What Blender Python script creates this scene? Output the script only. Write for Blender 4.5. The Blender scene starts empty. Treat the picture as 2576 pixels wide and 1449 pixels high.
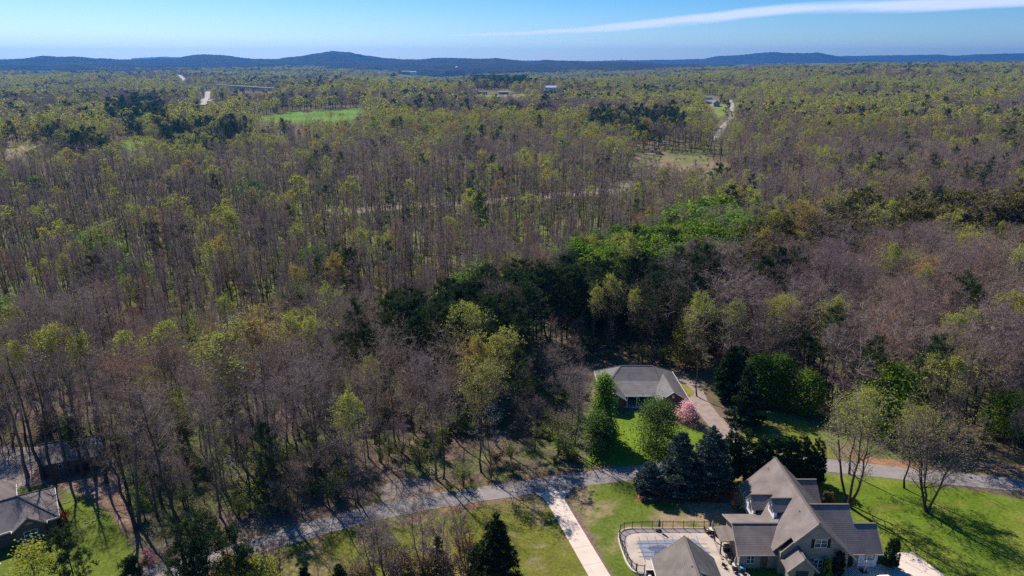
import bpy, math, random
import numpy as np
from mathutils import Vector

SC = bpy.context.scene
COL = SC.collection
R = math.radians

# ------------------------------------------------------------------ camera, sky, sun, exposure
IW, IH = 2576.0, 1449.0                      # survey frame used for laying the place out
FPX = 705.0 * IW / 1024.0
PITCH = math.atan((IH / 2 - 160.0) / FPX)
CZ = 75.0
cam_d = bpy.data.cameras.new("camera")
cam = bpy.data.objects.new("camera", cam_d)
COL.objects.link(cam)
cam.location = (0, 0, CZ)
cam.rotation_euler = (math.pi / 2 - PITCH, 0, 0)
cam_d.sensor_width = 36.0
cam_d.lens = 36.0 * 705.0 / 1024.0
cam_d.clip_start = 1.0
cam_d.clip_end = 200000.0
SC.camera = cam

SUN_AZ, SUN_EL = -36.0, 46.0                 # degrees left of straight ahead, degrees up
world = bpy.data.worlds.new("World")
SC.world = world
world.use_nodes = True
wn, wl = world.node_tree.nodes, world.node_tree.links
wn.clear()
sky = wn.new("ShaderNodeTexSky")
sky.sky_type = 'NISHITA'
sky.sun_disc = False
sky.sun_elevation = R(SUN_EL)
sky.sun_rotation = R(SUN_AZ)
sky.altitude = 3000
sky.air_density = 1.0
sky.dust_density = 6.0
sky.ozone_density = 3.0
bg = wn.new("ShaderNodeBackground")
bg.inputs[1].default_value = 0.092
wo = wn.new("ShaderNodeOutputWorld")
hs = wn.new("ShaderNodeHueSaturation")
hs.inputs["Saturation"].default_value = 1.62
wl.new(sky.outputs[0], hs.inputs["Color"])
wl.new(hs.outputs[0], bg.inputs[0])
wl.new(bg.outputs[0], wo.inputs[0])

sun_d = bpy.data.lights.new("sun", 'SUN')
sun_d.energy = 5.0
sun_d.angle = R(0.53)
sun_d.color = (1.0, 0.90, 0.79)
sun = bpy.data.objects.new("sun", sun_d)
COL.objects.link(sun)
ca = R(SUN_AZ)
sdir = Vector((math.sin(ca) * math.cos(R(SUN_EL)), math.cos(ca) * math.cos(R(SUN_EL)), math.sin(R(SUN_EL))))
sun.rotation_euler = sdir.to_track_quat('Z', 'Y').to_euler()
sun.location = (0, 0, 400)

vs = SC.view_settings
vs.view_transform = 'Standard'
vs.look = 'None'
vs.exposure = 0.5
vs.gamma = 1.0
vs.use_curve_mapping = False
cy = SC.cycles
cy.max_bounces = 5
cy.diffuse_bounces = 2
cy.glossy_bounces = 2
cy.transmission_bounces = 3
cy.volume_bounces = 0
cy.transparent_max_bounces = 12
cy.use_denoising = False
cy.sample_clamp_indirect = 6.0

# ------------------------------------------------------------------ numbers: noise, terrain, survey
def _hash(ix, iy, seed):
    n = (ix.astype(np.int64) * 374761393 + iy.astype(np.int64) * 668265263 + seed * 1274126177) & 0xffffffff
    n = ((n ^ (n >> 13)) * 1274126177) & 0xffffffff
    n = n ^ (n >> 16)
    return (n & 0xffffff) / float(0xffffff)

def vnoise(x, y, seed=0):
    ix, iy = np.floor(x), np.floor(y)
    fx, fy = x - ix, y - iy
    fx = fx * fx * (3 - 2 * fx)
    fy = fy * fy * (3 - 2 * fy)
    a, b = _hash(ix, iy, seed), _hash(ix + 1, iy, seed)
    c, d = _hash(ix, iy + 1, seed), _hash(ix + 1, iy + 1, seed)
    return (a * (1 - fx) + b * fx) * (1 - fy) + (c * (1 - fx) + d * fx) * fy

def fbm(x, y, seed=0, octaves=4):
    s, a, t = 0.0, 0.5, 0.0
    for k in range(octaves):
        s = s + a * vnoise(x, y, seed + k * 17)
        t += a
        a *= 0.5
        x, y = x * 2.03 + 11.3, y * 2.03 + 5.7
    return s / t

def S(a, b, x):
    t = np.clip((x - a) / (b - a), 0, 1)
    return t * t * (3 - 2 * t)

def terrain(x, y):
    x = np.asarray(x, float); y = np.asarray(y, float)
    r = np.hypot(x, y)
    az = np.arctan2(x, np.maximum(y, 1e-6))
    h = -13.0 * S(190, 480, r) * (1 - S(680, 1000, r))
    h = h + 9.0 * np.exp(-(((x - 300) / 120) ** 2 + ((y - 400) / 90) ** 2)) * S(180, 240, r)
    h = h + 6.0 * np.exp(-(((x + 290) / 150) ** 2 + ((y - 1120) / 150) ** 2))
    h = h + (fbm(x / 420 + 3, y / 300 + 8, 5, 3) - 0.5) * 48 * S(800, 1700, r)
    h = h + (fbm(x / 90, y / 90, 15, 2) - 0.5) * 5 * S(185, 330, r)
    h = h + 44 * S(1300, 4600, r) * S(0.10, 0.42, az)
    h = h + (fbm(x / 1700 + 9, y / 1700 + 2, 25, 3) - 0.5) * 70 * S(1800, 4500, r) * (1 - 0.72 * S(0.0, 0.35, az))
    h = h + 26 * S(5200, 7600, r)
    return h

def ray(px, py):
    u = (np.asarray(px, float) - IW / 2) / FPX
    v = -(np.asarray(py, float) - IH / 2) / FPX
    c, s = math.cos(PITCH), math.sin(PITCH)
    return u, c + v * s, -s + v * c

def P(px, py, z=0.0):                        # survey pixel -> point on the level z
    dx, dy, dz = ray(px, py)
    t = (z - CZ) / dz
    return np.array([float(dx * t), float(dy * t), z])

def G(px, py):                               # survey pixel -> point on the terrain
    dx, dy, dz = ray(px, py)
    t = 60.0
    while t < 14000:
        if CZ + dz * t <= float(terrain(dx * t, dy * t)):
            break
        t *= 1.01
    lo, hi = t / 1.01, t
    for _ in range(18):
        m = (lo + hi) / 2
        if CZ + dz * m <= float(terrain(dx * m, dy * m)):
            hi = m
        else:
            lo = m
    return np.array([float(dx * hi), float(dy * hi), float(terrain(dx * hi, dy * hi))])

def Q(x, y, z):                              # world -> survey pixel
    c, s = math.cos(PITCH), math.sin(PITCH)
    dz = z - CZ
    w = y * c - dz * s
    v = y * s + dz * c
    w = np.maximum(w, 1e-3)
    return IW / 2 + FPX * x / w, IH / 2 - FPX * v / w

def inside(px, py, poly):
    px = np.asarray(px, float); py = np.asarray(py, float)
    res = np.zeros(px.shape, bool)
    n = len(poly)
    for i in range(n):
        x0, y0 = poly[i][0], poly[i][1]
        x1, y1 = poly[(i + 1) % n][0], poly[(i + 1) % n][1]
        if y0 == y1:
            continue
        c = (y0 > py) != (y1 > py)
        res ^= c & (px < (x1 - x0) * (py - y0) / (y1 - y0) + x0)
    return res

# ------------------------------------------------------------------ materials
def mat(name):
    m = bpy.data.materials.new(name)
    m.use_nodes = True
    m.node_tree.nodes.clear()
    return m, m.node_tree.nodes, m.node_tree.links

def ramp(nodes, stops):
    r = nodes.new("ShaderNodeValToRGB")
    e = r.color_ramp.elements
    while len(e) < len(stops):
        e.new(0.5)
    for k, (p, c) in enumerate(stops):
        e[k].position = p
        e[k].color = (*c, 1)
    return r

def solid(name, c1, c2=None, scale=8.0, rough=0.8, bump=0.0, spec=0.2, metal=0.0, detail=5, stretch=None):
    m, n, l = mat(name)
    out = n.new("ShaderNodeOutputMaterial")
    b = n.new("ShaderNodeBsdfPrincipled")
    b.inputs["Roughness"].default_value = rough
    b.inputs["Specular IOR Level"].default_value = spec
    b.inputs["Metallic"].default_value = metal
    tc = n.new("ShaderNodeTexCoord")
    nz = n.new("ShaderNodeTexNoise")
    nz.inputs["Scale"].default_value = scale
    nz.inputs["Detail"].default_value = detail
    if stretch:
        mp = n.new("ShaderNodeMapping")
        mp.inputs["Scale"].default_value = stretch
        l.new(tc.outputs["Object"], mp.inputs[0]); l.new(mp.outputs[0], nz.inputs["Vector"])
    else:
        l.new(tc.outputs["Object"], nz.inputs["Vector"])
    c2 = c2 or tuple(x * 0.75 for x in c1)
    r = ramp(n, [(0.32, c2), (0.68, c1)])
    l.new(nz.outputs["Fac"], r.inputs[0])
    l.new(r.outputs[0], b.inputs["Base Color"])
    if bump:
        bp = n.new("ShaderNodeBump")
        bp.inputs["Strength"].default_value = bump
        bp.inputs["Distance"].default_value = 0.05
        l.new(nz.outputs["Fac"], bp.inputs["Height"]); l.new(bp.outputs[0], b.inputs["Normal"])
    l.new(b.outputs[0], out.inputs[0])
    return m

def leaf(name, stops, transl=0.45, jitter=0.25):
    """Foliage: colour differs from tree to tree (object random) and from leaf to leaf (face attribute)."""
    m, n, l = mat(name)
    out = n.new("ShaderNodeOutputMaterial")
    oi = n.new("ShaderNodeObjectInfo")
    r = ramp(n, stops)
    l.new(oi.outputs["Random"], r.inputs[0])
    at = n.new("ShaderNodeAttribute"); at.attribute_name = "var"
    mr = n.new("ShaderNodeMapRange")
    mr.inputs["To Min"].default_value = 1 - jitter; mr.inputs["To Max"].default_value = 1 + jitter
    l.new(at.outputs["Fac"], mr.inputs[0])
    mx = n.new("ShaderNodeVectorMath"); mx.operation = 'SCALE'
    l.new(r.outputs[0], mx.inputs[0]); l.new(mr.outputs[0], mx.inputs["Scale"])
    d = n.new("ShaderNodeBsdfDiffuse"); l.new(mx.outputs[0], d.inputs[0])
    if transl > 0:
        t = n.new("ShaderNodeBsdfTranslucent"); l.new(mx.outputs[0], t.inputs[0])
        ms = n.new("ShaderNodeMixShader"); ms.inputs[0].default_value = transl
        l.new(d.outputs[0], ms.inputs[1]); l.new(t.outputs[0], ms.inputs[2]); l.new(ms.outputs[0], out.inputs[0])
    else:
        l.new(d.outputs[0], out.inputs[0])
    return m

M = {}
M["bark"] = leaf("bark", [(0.0, (0.065, 0.052, 0.046)), (0.5, (0.095, 0.078, 0.068)), (1.0, (0.15, 0.13, 0.115))], 0, 0.3)
M["twig"] = leaf("twig", [(0.0, (0.21, 0.155, 0.16)), (0.35, (0.27, 0.205, 0.205)), (0.7, (0.31, 0.245, 0.225)), (0.88, (0.32, 0.245, 0.19)), (1.0, (0.35, 0.205, 0.16))], 0.2, 0.35)
M["bud"] = leaf("bud", [(0.0, (0.25, 0.175, 0.155)), (0.45, (0.27, 0.195, 0.14)), (0.8, (0.28, 0.235, 0.11)), (1.0, (0.40, 0.18, 0.085))], 0.45, 0.35)
M["young_leaf"] = leaf("young_leaf", [(0.0, (0.30, 0.31, 0.10)), (0.4, (0.40, 0.42, 0.065)), (0.75, (0.34, 0.38, 0.08)), (0.9, (0.42, 0.36, 0.07)), (1.0, (0.38, 0.26, 0.09))], 0.5, 0.3)
M["gold_leaf"] = leaf("gold_leaf", [(0.0, (0.46, 0.36, 0.045)), (1.0, (0.40, 0.37, 0.05))], 0.5, 0.3)
M["green_leaf"] = leaf("green_leaf", [(0.0, (0.10, 0.185, 0.03)), (0.5, (0.145, 0.255, 0.03)), (1.0, (0.21, 0.31, 0.04))], 0.5, 0.45)
M["brush_leaf"] = leaf("brush_leaf", [(0.0, (0.18, 0.19, 0.085)), (0.35, (0.20, 0.25, 0.065)), (0.7, (0.20, 0.29, 0.055)), (0.9, (0.27, 0.27, 0.085)), (1.0, (0.26, 0.21, 0.15))], 0.5, 0.35)
M["needle"] = leaf("needle", [(0.0, (0.040, 0.068, 0.028)), (0.6, (0.056, 0.090, 0.034)), (1.0, (0.076, 0.108, 0.036))], 0.2, 0.4)
M["olive_needle"] = leaf("olive_needle", [(0.0, (0.150, 0.122, 0.042)), (0.6, (0.165, 0.138, 0.044)), (1.0, (0.125, 0.125, 0.038))], 0.2, 0.4)
M["willow_leaf"] = leaf("willow_leaf", [(0.0, (0.105, 0.175, 0.05)), (1.0, (0.105, 0.175, 0.05))], 0.45, 0.4)
M["spruce_needle"] = leaf("spruce_needle", [(0.0, (0.055, 0.085, 0.075)), (1.0, (0.075, 0.105, 0.095))], 0.1, 0.45)
M["cedar_needle"] = leaf("cedar_needle", [(0.0, (0.026, 0.040, 0.018)), (1.0, (0.036, 0.052, 0.02))], 0.12, 0.45)
M["cypress_needle"] = leaf("cypress_needle", [(0.0, (0.026, 0.052, 0.024)), (1.0, (0.036, 0.065, 0.026))], 0.15, 0.45)
M["blossom"] = leaf("blossom", [(0.0, (0.88, 0.55, 0.58)), (1.0, (0.88, 0.55, 0.58))], 0.35, 0.25)
M["redbud"] = leaf("redbud", [(0.0, (0.42, 0.16, 0.24)), (1.0, (0.42, 0.16, 0.24))], 0.35, 0.3)
M["red_leaf"] = leaf("red_leaf", [(0.0, (0.30, 0.08, 0.05)), (1.0, (0.30, 0.08, 0.05))], 0.4, 0.3)
M["lawn_leaf"] = leaf("lawn_leaf", [(0.0, (0.19, 0.32, 0.045)), (1.0, (0.19, 0.32, 0.045))], 0.5, 0.4)
M["white_flower"] = leaf("white_flower", [(0.0, (0.6, 0.6, 0.55)), (1.0, (0.6, 0.6, 0.55))], 0.4, 0.3)

def ground_material():
    m, n, l = mat("ground")
    out = n.new("ShaderNodeOutputMaterial")
    d = n.new("ShaderNodeBsdfDiffuse")
    at = n.new("ShaderNodeAttribute"); at.attribute_name = "soil"
    tc = n.new("ShaderNodeTexCoord")
    n1 = n.new("ShaderNodeTexNoise"); n1.inputs["Scale"].default_value = 1.6; n1.inputs["Detail"].default_value = 8; n1.inputs["Roughness"].default_value = 0.75
    n2 = n.new("ShaderNodeTexNoise"); n2.inputs["Scale"].default_value = 0.22; n2.inputs["Detail"].default_value = 6; n2.inputs["Roughness"].default_value = 0.7
    n3 = n.new("ShaderNodeTexVoronoi"); n3.inputs["Scale"].default_value = 0.06
    for k in (n1, n2, n3):
        l.new(tc.outputs["Object"], k.inputs["Vector"])
    def scale(a, fac, lo, hi, fmin=0.25, fmax=0.75):
        mr = n.new("ShaderNodeMapRange")
        mr.inputs["From Min"].default_value = fmin; mr.inputs["From Max"].default_value = fmax
        mr.inputs["To Min"].default_value = lo; mr.inputs["To Max"].default_value = hi
        l.new(fac, mr.inputs[0])
        v = n.new("ShaderNodeVectorMath"); v.operation = 'SCALE'
        l.new(a, v.inputs[0]); l.new(mr.outputs[0], v.inputs["Scale"])
        return v.outputs[0]
    n4 = n.new("ShaderNodeTexNoise"); n4.inputs["Scale"].default_value = 4.5; n4.inputs["Detail"].default_value = 5; n4.inputs["Roughness"].default_value = 0.8
    l.new(tc.outputs["Object"], n4.inputs["Vector"])
    c = scale(at.outputs["Color"], n1.outputs["Fac"], 0.5, 1.5)
    c = scale(c, n4.outputs["Fac"], 0.65, 1.35)
    c = scale(c, n2.outputs["Fac"], 0.75, 1.25)
    l.new(c, d.inputs[0])
    bp = n.new("ShaderNodeBump"); bp.inputs["Strength"].default_value = 0.6; bp.inputs["Distance"].default_value = 0.25
    l.new(n1.outputs["Fac"], bp.inputs["Height"]); l.new(bp.outputs[0], d.inputs["Normal"])
    l.new(d.outputs[0], out.inputs[0])
    return m

def hill_material():
    m, n, l = mat("wooded_hill")
    out = n.new("ShaderNodeOutputMaterial")
    d = n.new("ShaderNodeBsdfDiffuse")
    tc = n.new("ShaderNodeTexCoord")
    nz = n.new("ShaderNodeTexNoise"); nz.inputs["Scale"].default_value = 0.006; nz.inputs["Detail"].default_value = 9; nz.inputs["Roughness"].default_value = 0.75
    l.new(tc.outputs["Object"], nz.inputs["Vector"])
    r = ramp(n, [(0.34, (0.010, 0.018, 0.010)), (0.46, (0.05, 0.042, 0.036)), (0.56, (0.060, 0.056, 0.030)), (0.68, (0.085, 0.092, 0.032))])
    l.new(nz.outputs["Fac"], r.inputs[0]); l.new(r.outputs[0], d.inputs[0])
    bp = n.new("ShaderNodeBump"); bp.inputs["Strength"].default_value = 1.0; bp.inputs["Distance"].default_value = 60
    l.new(nz.outputs["Fac"], bp.inputs["Height"]); l.new(bp.outputs[0], d.inputs["Normal"])
    l.new(d.outputs[0], out.inputs[0])
    return m

def shingle(name, c1, c2):
    m, n, l = mat(name)
    out = n.new("ShaderNodeOutputMaterial")
    b = n.new("ShaderNodeBsdfPrincipled"); b.inputs["Roughness"].default_value = 0.75; b.inputs["Specular IOR Level"].default_value = 0.35
    tc = n.new("ShaderNodeTexCoord")
    n1 = n.new("ShaderNodeTexNoise"); n1.inputs["Scale"].default_value = 5.5; n1.inputs["Detail"].default_value = 4; n1.inputs["Roughness"].default_value = 0.8
    n2 = n.new("ShaderNodeTexNoise"); n2.inputs["Scale"].default_value = 0.5; n2.inputs["Detail"].default_value = 4
    wv = n.new("ShaderNodeTexWave"); wv.bands_direction = 'Z'; wv.inputs["Scale"].default_value = 1.6; wv.inputs["Distortion"].default_value = 0.6; wv.inputs["Detail"].default_value = 2
    wv.wave_profile = 'SAW'
    for k in (n1, n2, wv):
        l.new(tc.outputs["Object"], k.inputs["Vector"])
    r = ramp(n, [(0.3, c2), (0.7, c1)]); l.new(n1.outputs["Fac"], r.inputs[0])
    def sc(a, fac, lo, hi, f0, f1):
        mr = n.new("ShaderNodeMapRange"); mr.inputs["From Min"].default_value = f0; mr.inputs["From Max"].default_value = f1
        mr.inputs["To Min"].default_value = lo; mr.inputs["To Max"].default_value = hi
        l.new(fac, mr.inputs[0])
        v = n.new("ShaderNodeVectorMath"); v.operation = 'SCALE'; l.new(a, v.inputs[0]); l.new(mr.outputs[0], v.inputs["Scale"])
        return v.outputs[0]
    c = sc(r.outputs[0], n2.outputs["Fac"], 0.76, 1.2, 0.3, 0.7)
    c = sc(c, wv.outputs["Fac"], 0.82, 1.06, 0, 1)
    l.new(c, b.inputs["Base Color"])
    bp = n.new("ShaderNodeBump"); bp.inputs["Strength"].default_value = 0.5; bp.inputs["Distance"].default_value = 0.03
    l.new(wv.outputs["Fac"], bp.inputs["Height"]); l.new(bp.outputs[0], b.inputs["Normal"])
    l.new(b.outputs[0], out.inputs[0])
    return m

def brick(name, c1, c2, mortar):
    m, n, l = mat(name)
    out = n.new("ShaderNodeOutputMaterial")
    b = n.new("ShaderNodeBsdfPrincipled"); b.inputs["Roughness"].default_value = 0.9
    tc = n.new("ShaderNodeTexCoord")
    mp = n.new("ShaderNodeMapping"); mp.inputs["Rotation"].default_value = (R(90), 0, 0)
    l.new(tc.outputs["Object"], mp.inputs[0])
    bt = n.new("ShaderNodeTexBrick"); bt.inputs["Scale"].default_value = 2.2
    bt.inputs["Color1"].default_value = (*c1, 1); bt.inputs["Color2"].default_value = (*c2, 1); bt.inputs["Mortar"].default_value = (*mortar, 1)
    l.new(mp.outputs[0], bt.inputs["Vector"])
    nz = n.new("ShaderNodeTexNoise"); nz.inputs["Scale"].default_value = 3; l.new(tc.outputs["Object"], nz.inputs["Vector"])
    mr = n.new("ShaderNodeMapRange"); mr.inputs["To Min"].default_value = 0.7; mr.inputs["To Max"].default_value = 1.3; l.new(nz.outputs["Fac"], mr.inputs[0])
    v = n.new("ShaderNodeVectorMath"); v.operation = 'SCALE'; l.new(bt.outputs["Color"], v.inputs[0]); l.new(mr.outputs[0], v.inputs["Scale"])
    l.new(v.outputs[0], b.inputs["Base Color"]); l.new(b.outputs[0], out.inputs[0])
    return m

M["ground"] = ground_material()
M["hill"] = hill_material()
M["tan_roof"] = shingle("tan_shingle", (0.225, 0.19, 0.175), (0.15, 0.125, 0.115))
M["pavilion_roof"] = shingle("grey_brown_shingle", (0.19, 0.17, 0.155), (0.13, 0.115, 0.105))
M["grey_roof"] = shingle("grey_shingle", (0.165, 0.158, 0.165), (0.115, 0.11, 0.116))
M["brown_roof"] = shingle("charcoal_shingle", (0.235, 0.20, 0.20), (0.17, 0.145, 0.145))
M["tan_brick"] = brick("tan_brick", (0.30, 0.25, 0.21), (0.22, 0.17, 0.14), (0.4, 0.37, 0.33))
M["red_brick"] = brick("red_brick", (0.20, 0.085, 0.06), (0.15, 0.06, 0.045), (0.28, 0.24, 0.21))
M["dark_brick"] = brick("dark_brick", (0.12, 0.065, 0.055), (0.085, 0.045, 0.04), (0.2, 0.17, 0.15))
M["white"] = solid("white_paint", (0.8, 0.8, 0.78), (0.74, 0.74, 0.72), 2, 0.55)
M["trim"] = solid("tan_trim", (0.36, 0.32, 0.28), (0.31, 0.28, 0.25), 2, 0.6)
M["ridge"] = solid("ridge_shingle", (0.17, 0.145, 0.135), (0.12, 0.10, 0.095), 6, 0.8)
M["grey_ridge"] = solid("grey_ridge_shingle", (0.12, 0.12, 0.12), (0.09, 0.09, 0.09), 6, 0.8)
M["black"] = solid("black_metal", (0.015, 0.015, 0.016), (0.010, 0.010, 0.011), 6, 0.45, spec=0.4)
M["shutter"] = solid("dark_shutter", (0.02, 0.02, 0.022), (0.015, 0.015, 0.016), 6, 0.6)
M["dark_wood"] = solid("dark_stained_wood", (0.07, 0.045, 0.032), (0.045, 0.03, 0.022), 5, 0.7, stretch=(6, 6, 0.6))
M["glass"] = solid("window_glass", (0.05, 0.07, 0.09), (0.035, 0.05, 0.065), 1.5, 0.08, spec=0.6)
M["asphalt"] = solid("worn_asphalt", (0.275, 0.25, 0.242), (0.215, 0.196, 0.19), 0.6, 0.9, 0.3, detail=11)
M["old_asphalt"] = solid("old_drive", (0.24, 0.20, 0.18), (0.185, 0.155, 0.14), 0.5, 0.9, 0.3, detail=9)
M["gravel"] = solid("gravel_drive", (0.33, 0.27, 0.24), (0.24, 0.19, 0.165), 0.7, 0.95, 0.4, detail=10)
M["concrete"] = solid("pale_concrete", (0.68, 0.575, 0.49), (0.57, 0.47, 0.395), 0.5, 0.85, 0.1, detail=8)
M["joint"] = solid("joint_filler", (0.30, 0.26, 0.23), None, 3, 0.9)
M["deck"] = solid("stamped_deck", (0.50, 0.435, 0.36), (0.38, 0.32, 0.28), 0.45, 0.8, 0.2, detail=9)
M["deck_band"] = solid("deck_border", (0.33, 0.28, 0.27), (0.26, 0.22, 0.215), 0.8, 0.8)
M["deck_rim"] = solid("cream_rim", (0.62, 0.55, 0.46), (0.55, 0.48, 0.40), 0.8, 0.8)
M["pool_cover"] = solid("blue_pool_cover", (0.215, 0.235, 0.285), (0.185, 0.205, 0.255), 0.6, 0.55, spec=0.4)
M["puddle"] = solid("puddle_water", (0.125, 0.14, 0.20), (0.11, 0.125, 0.18), 1, 0.06, spec=0.5)
M["strap"] = solid("cover_strap", (0.09, 0.11, 0.16), None, 4, 0.6)
M["silt"] = solid("pale_silt_line", (0.36, 0.39, 0.44), None, 4, 0.8)
M["umbrella"] = solid("grey_canvas", (0.10, 0.10, 0.11), (0.07, 0.07, 0.075), 5, 0.9)
M["light_umbrella"] = solid("striped_canvas", (0.52, 0.50, 0.48), (0.20, 0.20, 0.22), 5, 0.9, stretch=(1, 1, 3))
M["wicker"] = solid("dark_wicker", (0.035, 0.024, 0.02), (0.022, 0.015, 0.012), 14, 0.7)
M["cushion"] = solid("cream_cushion", (0.58, 0.52, 0.46), (0.5, 0.44, 0.38), 3, 0.9)
M["blue_plastic"] = solid("blue_plastic", (0.12, 0.42, 0.68), (0.1, 0.38, 0.62), 3, 0.4)
M["white_plastic"] = solid("white_plastic", (0.75, 0.75, 0.75), None, 3, 0.4)
M["orange"] = solid("orange_plastic", (0.62, 0.17, 0.03), None, 3, 0.5)
M["bin"] = solid("dark_bin", (0.05, 0.05, 0.055), None, 3, 0.5)
M["red_paint"] = solid("red_paint", (0.50, 0.05, 0.03), None, 4, 0.5)
M["log"] = solid("pale_dead_wood", (0.42, 0.34, 0.26), (0.30, 0.24, 0.19), 4, 0.9)
M["stone"] = solid("tan_stone", (0.42, 0.34, 0.25), (0.28, 0.22, 0.17), 2.5, 0.9, 0.4)
M["galv"] = solid("galvanised_metal", (0.42, 0.42, 0.43), None, 5, 0.4, metal=0.6)
M["car_paint"] = solid("white_car_paint", (0.78, 0.78, 0.78), (0.76, 0.76, 0.76), 1, 0.25, spec=0.5)
M["rubber"] = solid("black_rubber", (0.02, 0.02, 0.02), None, 5, 0.8)
M["hwy"] = solid("pale_highway", (0.40, 0.36, 0.34), (0.35, 0.32, 0.30), 0.02, 0.9)
M["metal_roof"] = solid("pale_metal_roof", (0.55, 0.58, 0.62), (0.5, 0.53, 0.57), 0.2, 0.45)
M["pale_siding"] = solid("pale_siding", (0.36, 0.36, 0.37), (0.32, 0.32, 0.33), 0.4, 0.8)

# ------------------------------------------------------------------ mesh helpers
def to_mesh(name, V, F, m, var=None, smooth=False):
    me = bpy.data.meshes.new(name)
    V = np.asarray(V, np.float32).reshape(-1, 3)
    F = np.asarray(F, np.int32).reshape(-1, 3)
    me.vertices.add(len(V)); me.vertices.foreach_set("co", V.ravel())
    me.loops.add(F.size); me.loops.foreach_set("vertex_index", F.ravel())
    me.polygons.add(len(F))
    me.polygons.foreach_set("loop_start", np.arange(0, F.size, 3, dtype=np.int32))
    if smooth:
        me.polygons.foreach_set("use_smooth", np.ones(len(F), bool))
    me.update(calc_edges=True)
    if var is not None:
        a = me.attributes.new("var", 'FLOAT', 'FACE')
        a.data.foreach_set("value", np.asarray(var, np.float32))
    me.materials.append(m)
    return me

class Tri:
    """Collects triangles of a plant part."""
    def __init__(self):
        self.V, self.F, self.A, self.n = [], [], [], 0
    def add(self, V, F, var):
        self.V.append(np.asarray(V, np.float32)); self.F.append(np.asarray(F, np.int32) + self.n)
        self.A.append(np.full(len(F), var, np.float32) if np.isscalar(var) else np.asarray(var, np.float32))
        self.n += len(V)
    def tube(self, path, rad, sides, var=0.5):
        path = np.asarray(path, float); k = len(path)
        d = np.gradient(path, axis=0)
        d /= np.linalg.norm(d, axis=1, keepdims=True) + 1e-9
        ref = np.where(np.abs(d[:, 2:3]) > 0.9, np.array([[1.0, 0, 0]]), np.array([[0, 0, 1.0]]))
        a = np.cross(d, ref); a /= np.linalg.norm(a, axis=1, keepdims=True) + 1e-9
        b = np.cross(d, a)
        th = np.arange(sides) * 2 * math.pi / sides
        V = path[:, None, :] + np.asarray(rad)[:, None, None] * (np.cos(th)[None, :, None] * a[:, None, :] + np.sin(th)[None, :, None] * b[:, None, :])
        i, j = np.meshgrid(np.arange(k - 1), np.arange(sides), indexing='ij')
        p0 = (i * sides + j).ravel(); p1 = (i * sides + (j + 1) % sides).ravel()
        q0, q1 = p0 + sides, p1 + sides
        F = np.concatenate([np.stack([p0, p1, q1], 1), np.stack([p0, q1, q0], 1)])
        self.add(V.reshape(-1, 3), F, var)
    def blades(self, p, d, length, width, rng):
        """thin triangles from p along d"""
        n = len(p)
        if n == 0:
            return
        d = d / (np.linalg.norm(d, axis=1, keepdims=True) + 1e-9)
        s = np.cross(d, rng.normal(size=(n, 3))); s /= np.linalg.norm(s, axis=1, keepdims=True) + 1e-9
        w = np.broadcast_to(np.asarray(width, float), (n,))[:, None] * 0.5
        L = np.broadcast_to(np.asarray(length, float), (n,))[:, None]
        V = np.stack([p - s * w, p + s * w, p + d * L], 1).reshape(-1, 3)
        self.add(V, np.arange(3 * n).reshape(-1, 3), rng.random(n))
    def leaves(self, p, size, rng, normal=None, flat=0.0):
        """small quads spread round the points p"""
        n = len(p)
        if n == 0:
            return
        nn = rng.normal(size=(n, 3))
        if normal is not None:
            nn = nn * (1 - flat) + normal * flat * 2
        nn /= np.linalg.norm(nn, axis=1, keepdims=True) + 1e-9
        a = np.cross(nn, rng.normal(size=(n, 3))); a /= np.linalg.norm(a, axis=1, keepdims=True) + 1e-9
        b = np.cross(nn, a)
        sz = (np.broadcast_to(np.asarray(size, float), (n,)) * rng.uniform(0.6, 1.3, n))[:, None] * 0.5
        V = np.stack([p - a * sz - b * sz * .7, p + a * sz - b * sz * .5, p + a * sz * .8 + b * sz * .8, p - a * sz * .6 + b * sz], 1).reshape(-1, 3)
        i = np.arange(n) * 4
        F = np.concatenate([np.stack([i, i + 1, i + 2], 1), np.stack([i, i + 2, i + 3], 1)])
        v = rng.random(n)
        self.add(V, F, np.concatenate([v, v]))
    def mesh(self, name, m):
        if not self.V:
            return None
        return to_mesh(name, np.concatenate(self.V), np.concatenate(self.F), m, np.concatenate(self.A))

def thing(name, label, cat, loc=(0, 0, 0), group=None, kind=None):
    o = bpy.data.objects.new(name, None)
    o.empty_display_size = 0.2
    COL.objects.link(o)
    o.location = loc
    o["label"] = label; o["category"] = cat
    if group: o["group"] = group
    if kind: o["kind"] = kind
    return o

def tag(o, label, cat=None, group=None, kind=None):
    o["label"] = label
    if cat: o["category"] = cat
    if group: o["group"] = group
    if kind: o["kind"] = kind
    return o

def origin(o):
    v = Vector((0, 0, 0))
    while o is not None:
        v += o.location; o = o.parent
    return v

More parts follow.
